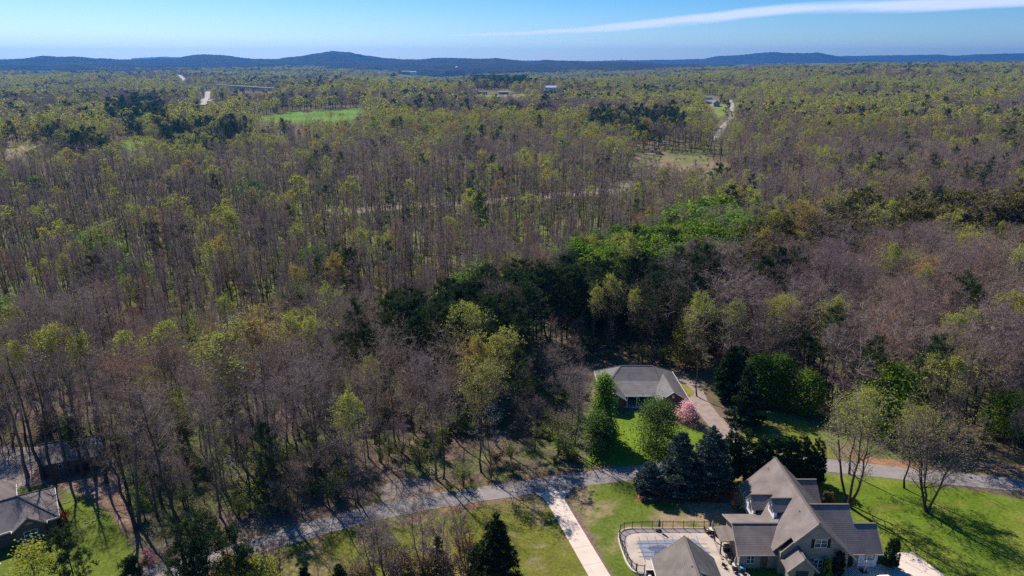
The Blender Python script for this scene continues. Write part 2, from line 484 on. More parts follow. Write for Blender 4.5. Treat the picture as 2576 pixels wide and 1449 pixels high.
class MB:
    """Collects solid shapes given in world coordinates; build() links them as one mesh object."""
    def __init__(self):
        self.V, self.F = [], []
    def poly(self, pts):
        k = len(self.V); self.V += [tuple(map(float, p)) for p in pts]; self.F.append(list(range(k, k + len(pts))))
    def prism(self, poly, z0, z1):
        """vertical prism over a plan polygon (counter-clockwise); z1 may be a list, one height per corner"""
        n = len(poly); k = len(self.V)
        t = z1 if hasattr(z1, '__len__') else [z1] * n
        b = z0 if hasattr(z0, '__len__') else [z0] * n
        self.V += [(float(p[0]), float(p[1]), float(b[i])) for i, p in enumerate(poly)]
        self.V += [(float(p[0]), float(p[1]), float(t[i])) for i, p in enumerate(poly)]
        self.F.append([k + i for i in reversed(range(n))]); self.F.append([k + n + i for i in range(n)])
        for i in range(n):
            j = (i + 1) % n
            self.F.append([k + i, k + j, k + n + j, k + n + i])
    def slab(self, pts, t=0.18, d=(0, 0, -1)):
        """a flat sheet of any tilt given thickness t along d"""
        n = len(pts); k = len(self.V)
        self.V += [tuple(map(float, p)) for p in pts]
        self.V += [tuple(float(p[i] + d[i] * t) for i in range(3)) for p in pts]
        self.F.append([k + i for i in range(n)]); self.F.append([k + n + i for i in reversed(range(n))])
        for i in range(n):
            j = (i + 1) % n
            self.F.append([k + j, k + i, k + n + i, k + n + j])
    def box(self, x0, y0, z0, x1, y1, z1):
        self.prism([(x0, y0), (x1, y0), (x1, y1), (x0, y1)], z0, z1)
    def bar(self, p, q, w, h=None, up=(0, 0, 1)):
        """square bar between two points"""
        p, q = Vector(p), Vector(q); d = (q - p).normalized(); h = h or w
        u = Vector(up)
        if abs(d.dot(u)) > 0.95: u = Vector((1, 0, 0))
        a = d.cross(u).normalized() * w / 2; b = a.normalized().cross(d).normalized() * h / 2
        k = len(self.V)
        for c in (p, q):
            self.V += [tuple(c - a - b), tuple(c + a - b), tuple(c + a + b), tuple(c - a + b)]
        self.F += [[k, k + 1, k + 2, k + 3], [k + 7, k + 6, k + 5, k + 4]] + [[k + (i + 1) % 4, k + i, k + 4 + i, k + 4 + (i + 1) % 4] for i in range(4)]
    def lathe(self, c, prof, n=12):
        """prof: list of (radius, z)"""
        k = len(self.V); m = len(prof)
        for (r, z) in prof:
            for i in range(n):
                a = 2 * math.pi * i / n
                self.V.append((c[0] + r * math.cos(a), c[1] + r * math.sin(a), c[2] + z))
        for j in range(m - 1):
            for i in range(n):
                self.F.append([k + j * n + i, k + j * n + (i + 1) % n, k + (j + 1) * n + (i + 1) % n, k + (j + 1) * n + i])
        self.F.append([k + i for i in reversed(range(n))]); self.F.append([k + (m - 1) * n + i for i in range(n)])
    def tube(self, pts, r, n=6):
        for a, b in zip(pts[:-1], pts[1:]):
            a, b = Vector(a), Vector(b); d = (b - a).normalized()
            u = Vector((1, 0, 0)) if abs(d.z) > 0.9 else Vector((0, 0, 1))
            s = d.cross(u).normalized(); t = s.cross(d)
            k = len(self.V)
            for c in (a, b):
                for i in range(n):
                    th = 2 * math.pi * i / n
                    self.V.append(tuple(c + (s * math.cos(th) + t * math.sin(th)) * r))
            for i in range(n):
                self.F.append([k + (i + 1) % n, k + i, k + n + i, k + n + (i + 1) % n])
            self.F.append([k + i for i in range(n)]); self.F.append([k + n + i for i in reversed(range(n))])
    def build(self, name, m, parent=None, smooth=False):
        o0 = origin(parent)
        me = bpy.data.meshes.new(name)
        me.from_pydata([(x - o0.x, y - o0.y, z - o0.z) for x, y, z in self.V], [], self.F)
        if smooth:
            me.polygons.foreach_set("use_smooth", np.ones(len(me.polygons), bool))
        me.materials.append(m)
        me.update()
        o = bpy.data.objects.new(name, me); COL.objects.link(o)
        if parent is not None: o.parent = parent
        return o

def copy_tree(o, parent=None):
    c = o.copy(); COL.objects.link(c); c.parent = parent
    for ch in o.children:
        copy_tree(ch, c)
    return c

# ================================================================== THE GROUND
LAWN_A = [(600, 1480), (635, 1398), (900, 1342), (1140, 1292), (1362, 1247), (1385, 1265), (1490, 1449), (1560, 1620), (560, 1620)]
LAWN_B = [(1425, 1240), (1610, 1200), (1880, 1195), (1880, 1600), (1640, 1620), (1545, 1449)]
LAWN_C = [(2040, 1188), (2300, 1212), (2450, 1235), (2620, 1262), (2700, 1700), (1870, 1700), (1870, 1195)]
LAWN_D = [(1470, 1168), (1500, 1110), (1530, 1050), (1600, 1038), (1740, 1078), (1835, 1110), (1830, 1160), (1600, 1173)]
LAWN_E = [(1690, 940), (1740, 944), (1760, 985), (1800, 1040), (1850, 1090), (1885, 1030), (1980, 1040), (2060, 1075), (2110, 1150), (2010, 1156), (1850, 1160), (1730, 1000)]
LAWN_F = [(148, 1275), (170, 1232), (235, 1275), (285, 1300), (325, 1370), (335, 1440), (380, 1700), (-120, 1700), (-120, 1400), (150, 1350)]
YARD_G = [(-60, 1165), (110, 1130), (260, 1115), (300, 1190), (345, 1290), (330, 1350), (240, 1270), (160, 1225), (-60, 1215)]
CLAY = [[(920, 1285), (1000, 1225), (1085, 1228), (1150, 1248), (1060, 1275), (960, 1292)], [(2380, 1160), (2480, 1158), (2600, 1172), (2600, 1192), (2480, 1186)],
        [(1040, 1240), (1080, 1232), (1100, 1246), (1050, 1252)], [(640, 1335), (760, 1320), (800, 1300), (760, 1312), (650, 1345)], [(830, 1300), (930, 1278), (930, 1290), (840, 1308)]]
FIELD1 = [(625, 297), (720, 283), (915, 272), (918, 290), (870, 306), (760, 312), (650, 303)]
FIELD2 = [(288, 372), (312, 353), (372, 353), (375, 374), (330, 380)]
FIELD3 = [(1195, 240), (1320, 236), (1325, 245), (1200, 246)]
FIELD4 = [(1764, 260), (1834, 264), (1832, 283), (1808, 300), (1790, 284)]
MARSH = [(1590, 400), (1640, 380), (1760, 387), (1840, 420), (1830, 436), (1780, 450), (1700, 446), (1620, 440), (1575, 470), (1600, 430)]
TANS = [[(20, 372), (80, 360), (110, 352), (70, 392), (10, 400)], [(820, 530), (960, 516), (1300, 493), (1560, 473), (1560, 484), (1300, 507), (1060, 524), (850, 545)], [(1735, 540), (1790, 530), (1830, 545), (1760, 560)],
        [(1440, 618), (1490, 612), (1490, 626), (1445, 630)], [(870, 765), (925, 760), (920, 775), (880, 780)], [(1590, 450), (1620, 450), (1560, 490), (1530, 500)]]
FAR_CLEAR = [FIELD1, FIELD2, FIELD3, FIELD4, MARSH] + TANS
ROADS_FAR = [[(1834, 250), (1848, 250), (1851, 298), (1834, 298)], [(1793, 352), (1810, 352), (1828, 318), (1816, 318)],
             [(500, 268), (524, 268), (534, 228), (514, 228)], [(444, 190), (460, 190), (470, 207), (456, 207)], [(525, 254), (565, 244), (566, 249), (530, 258)],
             [(570, 228), (690, 229), (690, 237), (572, 237)], [(1790, 285), (1822, 290), (1810, 330), (1800, 330)]]
FAR_BUILD = [[(1768, 238), (1810, 240), (1810, 268), (1768, 264)], [(1366, 221), (1400, 221), (1402, 232), (1366, 232)], [(1196, 228), (1285, 228), (1285, 240), (1196, 240)],
             [(1000, 182), (1180, 182), (1180, 196), (1000, 196)]]

def world_poly(px, far=False):
    return [tuple((G if far else P)(a, b)[:2]) for a, b in px]

def build_ground():
    az = np.radians(np.arange(-100, 100.01, 0.28))
    az = np.concatenate([az])
    rs = [12.0]
    while rs[-1] < 16000:
        q = rs[-1]
        rs.append(q * (1.05 if q < 70 else 1.0042 if q < 185 else 1.012 if q < 2500 else 1.03))
    rs = np.array(rs)
    RR, AA = np.meshgrid(rs, az, indexing='ij')
    X, Y = RR * np.sin(AA), RR * np.cos(AA)
    Z = terrain(X, Y)
    Z = np.where(Y < 30, np.where(RR > 175, 0, Z), Z)
    x, y = X.ravel(), Y.ravel(); r = RR.ravel()
    n = len(x)
    big = fbm(x / 30, y / 30, 3, 4)[:, None]; fine = fbm(x / 4.0, y / 4.0, 8, 4)[:, None]; mid = fbm(x / 11.0, y / 11.0, 13, 4)[:, None]
    def mixc(a, b, t):
        return np.asarray(a) * (1 - t) + np.asarray(b) * t
    C = mixc((0.19, 0.135, 0.11), (0.125, 0.105, 0.07), S(0.35, 0.65, big))
    C = mixc(C, (0.13, 0.165, 0.05), S(0.45, 0.7, mid) * 0.8)
    hol = (S(190, 260, r) * (1 - S(480, 620, r)) * (1 - S(.25, .4, np.arctan2(x, np.maximum(y, 1)))))[:, None]
    C = mixc(C, mixc((0.13, 0.15, 0.05), (0.15, 0.19, 0.05), S(.4, .6, mid)), hol * .6)
    # woods beyond the trees that are built one by one read as canopy
    farc = mixc((0.13, 0.11, 0.085), (0.15, 0.165, 0.06), S(0.4, 0.62, fbm(x / 240, y / 240, 4, 5)[:, None]))
    farc = mixc(farc, (0.035, 0.05, 0.025), S(0.62, 0.72, fbm(x / 180, y / 300, 44, 4)[:, None]))
    C = mixc(C, farc, S(2500, 4000, r)[:, None])
    jx = x + (fbm(x / 2.2, y / 2.2, 31, 3) - 0.5) * 1.6; jy = y + (fbm(x / 2.2, y / 2.2, 57, 3) - 0.5) * 1.6
    near = np.nonzero((r < 260) & (y > 0))[0]
    def paint(poly, fn):
        idx = near[inside(jx[near], jy[near], poly)]
        C[idx] = fn(idx)
    def t3(a, lo, hi, idx):
        return S(lo, hi, a[idx])
    gA = lambda i: mixc(mixc((0.140, 0.150, 0.030), (0.195, 0.172, 0.065), t3(mid, .38, .60, i)), (0.24, 0.185, 0.11), t3(fine, .60, .76, i) * .75)
    gB = lambda i: mixc(mixc((0.105, 0.145, 0.026), (0.29, 0.22, 0.135), t3(mid * .6 + fine * .4, .41, .54, i)), (0.34, 0.18, 0.10), t3(big, .60, .72, i) * t3(fine, .5, .65, i) * .6)
    gC = lambda i: mixc(mixc((0.105, 0.16, 0.020), (0.15, 0.185, 0.03), t3(mid, .4, .6, i)), (0.20, 0.18, 0.055), t3(fine, .62, .78, i) * .6)
    gD = lambda i: mixc((0.13, 0.20, 0.024), (0.17, 0.19, 0.04), t3(mid, .45, .65, i))
    gE = lambda i: mixc((0.22, 0.20, 0.055), (0.15, 0.18, 0.035), t3(mid, .42, .6, i))
    gF = lambda i: mixc((0.085, 0.14, 0.022), (0.12, 0.16, 0.03), t3(mid, .4, .6, i))
    gG = lambda i: mixc((0.29, 0.205, 0.165), (0.19, 0.13, 0.095), t3(fine * .5 + mid * .5, .42, .62, i))
    gV = lambda i: mixc(mixc((0.14, 0.15, 0.04), (0.20, 0.14, 0.09), t3(mid, .4, .6, i)), (0.34, 0.175, 0.10), t3(fine, .54, .7, i) * .8)
    paint(world_poly([(560, 1420), (640, 1345), (1000, 1250), (1330, 1190), (1600, 1160), (2050, 1140), (2300, 1160), (2620, 1180), (2620, 1215), (2050, 1185), (1600, 1210), (1000, 1310), (620, 1420)]), gV)
    for po, f in ((LAWN_A, gA), (LAWN_B, gB), (LAWN_C, gC), (LAWN_D, gD), (LAWN_E, gE), (YARD_G, gG), (LAWN_F, gF)):
        paint(world_poly(po), f)
    for po in CLAY:
        paint(world_poly(po), lambda i: mixc((0.36, 0.20, 0.13), (0.25, 0.16, 0.11), t3(fine, .42, .6, i)))
    # bed of bark mulch round the spruces, beds by the house
    paint([(22.5, 109.2), (30, 108.6), (40, 108.8), (40.5, 112), (40, 115), (23, 114)], lambda i: mixc((0.30, 0.15, 0.085), (0.16, 0.10, 0.06), t3(fine, .4, .6, i)))
    paint([(15, 84), (20.5, 88.6), (21, 84)], lambda i: mixc((0.09, 0.04, 0.03), (0.07, 0.035, 0.028), t3(fine, .4, .6, i)))
    farv = np.nonzero((r > 350) & (r < 2600) & (y > 0))[0]
    fx = x[farv] + (fbm(x[farv] / 15, y[farv] / 15, 71, 3) - .5) * 14; fy = y[farv] + (fbm(x[farv] / 15, y[farv] / 15, 83, 3) - .5) * 14
    def paint_far(px, a, b, sc=30.0):
        ii = farv[inside(fx, fy, world_poly(px, True))]
        C[ii] = mixc(a, b, S(.4, .6, fbm(x[ii] / sc, y[ii] / sc, 91, 3))[:, None])
    paint_far(FIELD1, (0.12, 0.22, 0.04), (0.17, 0.25, 0.075)); paint_far(FIELD2, (0.15, 0.22, 0.05), (0.18, 0.23, 0.06))
    paint_far(FIELD3, (0.26, 0.25, 0.12), (0.22, 0.25, 0.09)); paint_far(FIELD4, (0.14, 0.21, 0.04), (0.22, 0.22, 0.08))
    paint_far(MARSH, (0.23, 0.175, 0.12), (0.15, 0.17, 0.07), 22)
    for po in TANS:
        paint_far(po, (0.32, 0.27, 0.20), (0.24, 0.21, 0.13), 12)
    V = np.stack([x, y, Z.ravel()], 1)
    nr, na = X.shape
    i, j = np.meshgrid(np.arange(nr - 1), np.arange(na - 1), indexing='ij')
    a = (i * na + j).ravel()
    F = np.concatenate([np.stack([a, a + 1, a + na + 1], 1), np.stack([a, a + na + 1, a + na], 1)])
    F = F[:, ::-1]
    me = to_mesh("ground", V, F, M["ground"], smooth=True)
    at = me.color_attributes.new("soil", 'FLOAT_COLOR', 'POINT')
    at.data.foreach_set("color", np.concatenate([C, np.ones((n, 1))], 1).astype(np.float32).ravel())
    o = bpy.data.objects.new("ground", me); COL.objects.link(o)
    tag(o, "lawns, leaf litter and fields stretching away to the hills", kind="structure")
build_ground()

# ------------------------------------------------------------------ hills and mountains on the horizon
def ridge_range(name, prof, dist, depth, base, label, seed, slope_noise=0.12):
    az = np.linspace(prof[0][0], prof[-1][0], 700)
    yy = np.interp(az, [p[0] for p in prof], [p[1] for p in prof])
    yy = yy + (fbm(az / 38.0, az * 0 + 3, seed, 4) - 0.5) * 4.0 + (vnoise(az / 4.1, az * 0 + 1, seed + 5) - 0.5) * 1.1
    dx, dy, dz = ray(az, yy)
    hd = np.hypot(dx, dy)
    rows = np.linspace(-1, 1, 34)
    V = []
    for t in rows:
        wob = (fbm(az / 55.0, az * 0 + t * 2.4 + 20, seed + 9, 4) - 0.5)
        rr = dist + depth * t + depth * 0.15 * wob
        top = CZ + dz / hd * dist
        g = np.maximum(0, 1 - abs(t)) ** 1.25
        h = base + (top - base) * g * (1 + slope_noise * 4 * wob * (1 - g))
        if abs(t) > 0.999: h = h * 0 + base - 60
        V.append(np.stack([dx / hd * rr, dy / hd * rr, h], 1))
    V = np.concatenate(V)
    na = len(az)
    i, j = np.meshgrid(np.arange(len(rows) - 1), np.arange(na - 1), indexing='ij')
    a = (i * na + j).ravel()
    F = np.concatenate([np.stack([a, a + 1, a + na + 1], 1), np.stack([a, a + na + 1, a + na], 1)])
    o = bpy.data.objects.new(name, to_mesh(name, V, F, M["hill"], smooth=True)); COL.objects.link(o)
    tag(o, label, kind="structure")
    return o
LEFT_HILLS = [(-700, 152), (-300, 146), (0, 148), (60, 145), (110, 138), (150, 141), (185, 141), (230, 146), (300, 149), (380, 147), (440, 145), (490, 136.5), (520, 134), (560, 137), (600, 142), (640, 147), (700, 146), (760, 138),
              (800, 131), (840, 127), (880, 130), (920, 138), (970, 145), (1020, 149), (1060, 148), (1090, 145), (1150, 144), (1200, 146), (1250, 145.5), (1280, 149), (1330, 154), (1380, 150), (1440, 153), (1500, 157),
              (1550, 154.5), (1600, 156), (1650, 158), (1720, 161), (1800, 162.5), (1900, 164), (2050, 166)]
ridge_range("hills", LEFT_HILLS, 8200, 2000, 30, "long dark blue wooded ridge with a rounded summit near its middle", 7)
FOOT = [(-700, 166), (-200, 164), (0, 163), (150, 165), (300, 162), (500, 164), (700, 160), (900, 163), (1100, 165), (1250, 162), (1400, 164), (1600, 163), (1750, 164), (1900, 165)]
ridge_range("foothills", FOOT, 6600, 1200, 20, "low blue green foothills in front of the long wooded ridge", 19)
RIGHT_MTN = [(1380, 157), (1460, 154), (1520, 151), (1580, 151), (1650, 149), (1700, 150.5), (1760, 149), (1800, 141.5), (1830, 139.5), (1880, 135), (1920, 131), (1945, 129), (1980, 131), (2020, 133), (2045, 133), (2058, 131.5),
             (2075, 135), (2110, 141), (2160, 147), (2230, 152), (2320, 155)]
ridge_range("mountain", RIGHT_MTN, 13500, 2000, 40, "bright blue flat topped mountain with a small knob on its shoulder", 37, 0.05)
FAR_RANGE = [(330, 146), (370, 143), (410, 141), (450, 143), (500, 147), (900, 152), (1500, 153), (1850, 147), (2000, 143), (2130, 139.5), (2200, 138), (2330, 136.5), (2400, 137.5), (2480, 135.5), (2576, 133), (2700, 134), (3100, 140), (3300, 146)]
ridge_range("mountain_range", FAR_RANGE, 17000, 1700, 40, "pale blue mountain range on the skyline beyond the flat topped mountain", 53, 0.05)

# ------------------------------------------------------------------ cloud
def build_cloud():
    cl = [(1130, 90, 1.5), (1180, 88, 3.5), (1300, 83, 5.5), (1450, 76, 8), (1580, 66, 11), (1720, 50, 13), (1860, 34, 14), (2000, 23, 15), (2150, 15, 18), (2300, 12, 18), (2450, 8, 15), (2600, 3, 14), (2800, -6, 16), (3000, -16, 8)]
    xs = np.linspace(cl[0][0], cl[-1][0], 160)
    yc = np.interp(xs, [c[0] for c in cl], [c[1] for c in cl]); hw = np.interp(xs, [c[0] for c in cl], [c[2] for c in cl])
    rows = np.linspace(-1, 1, 13)
    V, UV = [], []
    for t in rows:
        for k in range(len(xs)):
            e = yc[k] + t * hw[k] * 1.25
            p = P(xs[k], e, 2200.0)
            V.append(p); UV.append(1 - abs(t))
    na = len(xs)
    i, j = np.meshgrid(np.arange(len(rows) - 1), np.arange(na - 1), indexing='ij')
    a = (i * na + j).ravel()
    F = np.concatenate([np.stack([a, a + 1, a + na + 1], 1), np.stack([a, a + na + 1, a + na], 1)])
    m, n, l = mat("cirrus")
    out = n.new("ShaderNodeOutputMaterial")
    at = n.new("ShaderNodeAttribute"); at.attribute_name = "body"
    tc = n.new("ShaderNodeTexCoord")
    mp = n.new("ShaderNodeMapping"); mp.inputs["Scale"].default_value = (0.00022, 0.00008, 0.0004); l.new(tc.outputs["Object"], mp.inputs[0])
    nz = n.new("ShaderNodeTexNoise"); nz.inputs["Scale"].default_value = 1.0; nz.inputs["Detail"].default_value = 6; l.new(mp.outputs[0], nz.inputs["Vector"])
    ad = n.new("ShaderNodeMath"); ad.operation = 'MULTIPLY_ADD'; ad.inputs[1].default_value = 1.3; ad.inputs[2].default_value = -0.55
    l.new(nz.outputs["Fac"], ad.inputs[0])
    sm = n.new("ShaderNodeMath"); sm.operation = 'ADD'; l.new(at.outputs["Fac"], sm.inputs[0]); l.new(ad.outputs[0], sm.inputs[1])
    mr = n.new("ShaderNodeMapRange"); mr.interpolation_type = 'SMOOTHSTEP'; mr.inputs["From Min"].default_value = 0.12; mr.inputs["From Max"].default_value = 0.95; mr.inputs["To Max"].default_value = 0.8
    l.new(sm.outputs[0], mr.inputs[0])
    em = n.new("ShaderNodeBsdfTranslucent"); em.inputs[0].default_value = (0.56, 0.62, 0.76, 1)
    tr = n.new("ShaderNodeBsdfTransparent")
    m2 = n.new("ShaderNodeMixShader"); l.new(mr.outputs[0], m2.inputs[0]); l.new(tr.outputs[0], m2.inputs[1]); l.new(em.outputs[0], m2.inputs[2])
    l.new(m2.outputs[0], out.inputs[0])
    me = to_mesh("cloud", np.array(V), F, m)
    a = me.attributes.new("body", 'FLOAT', 'POINT'); a.data.foreach_set("value", np.array(UV, np.float32))
    o = bpy.data.objects.new("cloud", me); COL.objects.link(o)
    tag(o, "long thin pale cloud streak rising across the blue sky", kind="structure")
build_cloud()

# ------------------------------------------------------------------ the air
def build_haze():
    b = MB(); b.box(-22000, -3000, -140, 22000, 19600, 440)
    m, n, l = mat("haze")
    out = n.new("ShaderNodeOutputMaterial")
    v = n.new("ShaderNodeVolumePrincipled")
    v.inputs["Color"].default_value = (0.055, 0.37, 1.0, 1)
    v.inputs["Density"].default_value = 0.000052
    v.inputs["Density Attribute"].default_value = ""
    v.inputs["Anisotropy"].default_value = 0.45
    l.new(v.outputs[0], out.inputs["Volume"])
    m.cycles.homogeneous_volume = True
    o = b.build("haze", m)
    tag(o, "thin blue summer haze that veils the far woods and hills", kind="stuff")
build_haze()
# ================================================================== ROADS, DRIVES, DECK
def offset_strip(pts, widths):
    pts = np.array(pts, float)
    d = np.gradient(pts, axis=0); d /= np.linalg.norm(d, axis=1, keepdims=True)
    nrm = np.stack([-d[:, 1], d[:, 0]], 1)
    w = np.broadcast_to(np.asarray(widths, float), (len(pts),))[:, None] / 2
    return pts + nrm * w, pts - nrm * w

def smooth_line(pts, n=12):
    pts = np.array(pts, float); out = []
    k = len(pts)
    for i in range(k - 1):
        p0, p1, p2, p3 = pts[max(i - 1, 0)], pts[i], pts[i + 1], pts[min(i + 2, k - 1)]
        for t in np.linspace(0, 1, n, endpoint=False):
            out.append(0.5 * ((2 * p1) + (-p0 + p2) * t + (2 * p0 - 5 * p1 + 4 * p2 - p3) * t * t + (-p0 + 3 * p1 - 3 * p2 + p3) * t ** 3))
    out.append(pts[-1])
    return np.array(out)

def sheet(name, L, Rr, z, m, label, drape=False, thick=0.0):
    b = MB()
    zf = (lambda p: float(terrain(p[0], p[1])) + z) if drape else (lambda p: z)
    for k in range(len(L) - 1):
        q = [Rr[k], Rr[k + 1], L[k + 1], L[k]]
        pts = [(p[0], p[1], zf(p)) for p in q]
        if thick: b.slab(pts, thick)
        else: b.poly(pts)
    return tag(b.build(name, m), label, kind="structure")

rng0 = np.random.default_rng(5)
ROAD = smooth_line([(-78, 74), (-60, 87.0), (-43.0, 96.4), (-21, 106.9), (3.1, 113.6), (23.8, 118.6), (42, 121.6), (59.4, 121.3), (77, 117.7), (95.5, 114.0), (125, 105), (160, 92)], 14)
wob = 4.7 + 0.35 * (fbm(np.arange(len(ROAD)) / 3.0, np.zeros(len(ROAD)), 3, 3) - .5) * 2
Lr, Rr_ = offset_strip(ROAD, wob)
sheet("road", Lr, Rr_, 0.03, M["asphalt"], "narrow worn grey lane running along the foot of the woods")

def flat_poly(name, poly, z, m, label, thick=0.0, parent=None, kind="structure"):
    b = MB()
    pts = [(p[0], p[1], z) for p in poly]
    if thick: b.slab(pts, thick)
    else: b.poly(pts)
    o = b.build(name, m, parent)
    if parent is None: tag(o, label, kind=kind)
    return o

# pale concrete drive, cut into slabs by joints
def plane_at(t):
    a, b = np.array([7.95, 108.9]), np.array([18.5, 72.0])
    return a + (b - a) * t
drv = bpy.data.objects.new("driveway", None); COL.objects.link(drv)
tag(drv, "straight pale concrete driveway from the lane past the pool", kind="structure")
nslab = 9
for k in range(nslab):
    t0, t1 = k / nslab + 0.0006, (k + 1) / nslab - 0.0006
    c0, c1 = plane_at(t0), plane_at(t1)
    s = np.array([0.96, 0.275]) * 1.62
    b = MB(); b.slab([(*(c0 - s), 0.055), (*(c1 - s), 0.055), (*(c1 + s), 0.055), (*(c0 + s), 0.055)], 0.05, (0, 0, -1))
    b.build("slab", M["concrete"], drv)
b = MB()
b.poly([(3.9, 111.55, 0.042), (5.6, 110.4, 0.042), (6.42, 108.5, 0.042), (9.5, 109.35, 0.042), (9.75, 110.6, 0.042), (10.9, 112.75, 0.042), (7.5, 112.2, 0.042)][::-1])
b.build("apron", M["concrete"], drv)

flat_poly("ranch_driveway", [(46.2, 120.8), (50.4, 121.4), (49.2, 128), (48.2, 132.7), (46.4, 141.1), (45.7, 149.1), (46.0, 155.2), (45.2, 160.2), (42.2, 163.5), (38.5, 164.6), (38.4, 162), (40.9, 160.6), (42.6, 157.6), (43.9, 153.6), (43.0, 151.6), (41.4, 150.1), (41.2, 148), (42.0, 142.6), (43.1, 134.3), (44.5, 128)], 0.022, M["gravel"], "pinkish gravel drive curving behind the ranch house")
flat_poly("parking_pad", [(48.2, 74), (70.5, 74), (67.0, 88.5), (64.6, 95.2), (61.4, 95.2), (59.4, 92.4), (48.2, 92.4)], 0.02, M["concrete"], "pale concrete parking court before the garage")
for (p, q) in (((61.6, 93.4), (65.4, 88.6)), ((57.5, 88.2), (66.8, 88.4)), ((60.0, 88.3), (61.5, 74.5))):
    b = MB(); d = Vector((*q, 0)) - Vector((*p, 0)); s = Vector((-d.y, d.x, 0)).normalized() * 0.035
    b.poly([(p[0] - s.x, p[1] - s.y, 0.026), (q[0] - s.x, q[1] - s.y, 0.026), (q[0] + s.x, q[1] + s.y, 0.026), (p[0] + s.x, p[1] + s.y, 0.026)])
    o = b.build("driveway_joint", M["joint"], bpy.data.objects["parking_pad"])
b = MB(); b.box(-93.5, 114, .012, -60, 116, .016)
flat_poly("barn_track", [(-120, 118), (-104, 112), (-96, 110.3), (-92, 111.5), (-90.5, 115), (-93, 121), (-97, 128), (-104, 128), (-120, 131)], 0.02, M["gravel"], "pinkish dirt track leading to the brick outbuilding")
flat_poly("front_walk", [(-84.2, 88.5), (-82.0, 89.3), (-80.4, 92.6), (-81.6, 93.4)], 0.02, M["concrete"], "pale walk at the porch of the dark roofed house")
flat_poly("dirt_turnout", [(-23.5, 109.0), (-18.0, 110.8), (-14.4, 112.2), (-15.0, 115.3), (-18.2, 117.0), (-22.0, 116.6), (-24.3, 113.2)], 0.018, M["old_asphalt"], "bare dirt turnout off the lane under the trees")

# far roads
def far_road(name, pts, w, m, label, lift=0.8):
    W = [G(*p)[:2] for p in pts]
    W = smooth_line(W, 6)
    L, R2 = offset_strip(W, w)
    sheet(name, L, R2, lift, m, label, drape=True)
far_road("highway", [(507, 266), (516, 250), (522, 238), (527, 231)], 13, M["hwy"], "pale highway cutting through the far woods", 1.5)
far_road("far_highway", [(465, 207), (461, 200), (455, 195), (448, 192)], 15, M["hwy"], "pale bend of highway far off among blue woods", 6)
far_road("ramp", [(524, 257), (545, 251), (566, 244)], 11, M["hwy"], "pale slip road beside the highway", 2)
far_road("country_road", [(1797, 354), (1806, 340), (1818, 322), (1832, 306), (1842, 292), (1842, 270), (1840, 256), (1839, 250)], 7.5, M["hwy"], "straight pale country road between the trees beyond the marsh", 0.4)
far_road("cross_road", [(1826, 252), (1839, 249.5), (1860, 249)], 6, M["hwy"], "short crossing road past the white farmhouse", 0.5)

# ------------------------------------------------------------------ pool deck
DECK = [(18.0, 94.0), (18.15, 92.3), (18.87, 90.6), (20.4, 90.1), (20.6, 84), (36.5, 84), (36.5, 90.4), (35.2, 90.6), (35.2, 101.2), (20.3, 101.2), (19.2, 100.95), (18.3, 100.2), (17.8, 99.0), (17.7, 97.6)]
flat_poly("pool_deck", DECK, 0.15, M["deck"], "stamped pinkish concrete deck around the covered pool", 0.2)
def inset_path(pts, d):
    pts = np.array(pts, float); g = np.gradient(pts, axis=0); g /= np.linalg.norm(g, axis=1, keepdims=True)
    return pts + np.stack([g[:, 1], -g[:, 0]], 1) * d
rimline = smooth_line([(35.2, 101.2), (30, 101.22), (25, 101.2), (20.5, 101.15), (19.1, 100.9), (18.2, 100.15), (17.78, 99.0), (17.7, 97.4), (17.85, 95.0), (18.1, 92.6), (18.85, 90.7), (20.2, 90.15)], 8)
L1, R1 = offset_strip(rimline, 0.34)
b = MB()
for k in range(len(L1) - 1):
    b.slab([(*R1[k], .27), (*R1[k + 1], .27), (*L1[k + 1], .27), (*L1[k], .27)], 0.5)
rim = b.build("deck_rim", M["deck_rim"]); tag(rim, "low cream kerb wall curving round the pool deck", "kerb wall")
inner = offset_strip(rimline, 2.3)
mid_ = offset_strip(rimline, 0.36)
side = 0 if np.linalg.norm(inner[0].mean(0) - np.array([26, 95])) < np.linalg.norm(inner[1].mean(0) - np.array([26, 95])) else 1
b = MB()
A_, B_ = mid_[side], inner[side]
for k in range(0, 60):
    q = [(*A_[k], .154), (*A_[k + 1], .154), (*B_[k + 1], .154), (*B_[k], .154)]
    b.poly(q)
b.build("border_band", M["deck_band"], bpy.data.objects["pool_deck"])

# pool cover
pc = thing("pool_cover", "blue grey winter cover strapped over the rectangular pool", "pool cover", (26, 96, 0.15))
CV = [(20.5, 97.9), (30.1, 98.5), (31.65, 95.0), (31.0, 92.9), (22.2, 93.1), (20.95, 93.6)]
b = MB(); b.slab([(*p, .20) for p in CV[::-1]], 0.04); b.build("cover", M["pool_cover"], pc)
b = MB()
th = np.linspace(0, 2 * math.pi, 40, endpoint=False)
rr = 1 + 0.22 * np.sin(3 * th + 1) + 0.12 * np.sin(5 * th)
b.poly([(24.6 + 2.5 * r_ * math.cos(t), 95.4 + 1.35 * r_ * math.sin(t), .206) for t, r_ in zip(th, rr)]); b.build("puddle", M["puddle"], pc)
b = MB()
rr2 = rr * 1.32
for seg in (range(3, 11), range(14, 25), range(29, 34)):
    b = MB()
    for k in seg:
        k2 = (k + 1) % 40
        b.poly([(24.6 + 2.5 * f * math.cos(th[a]), 95.4 + 1.35 * f * math.sin(th[a]), .205) for a, f in ((k, rr2[k]), (k2, rr2[k2]), (k2, rr2[k2] + .06), (k, rr2[k] + .06))])
    b.build("silt_line", M["silt"], pc)
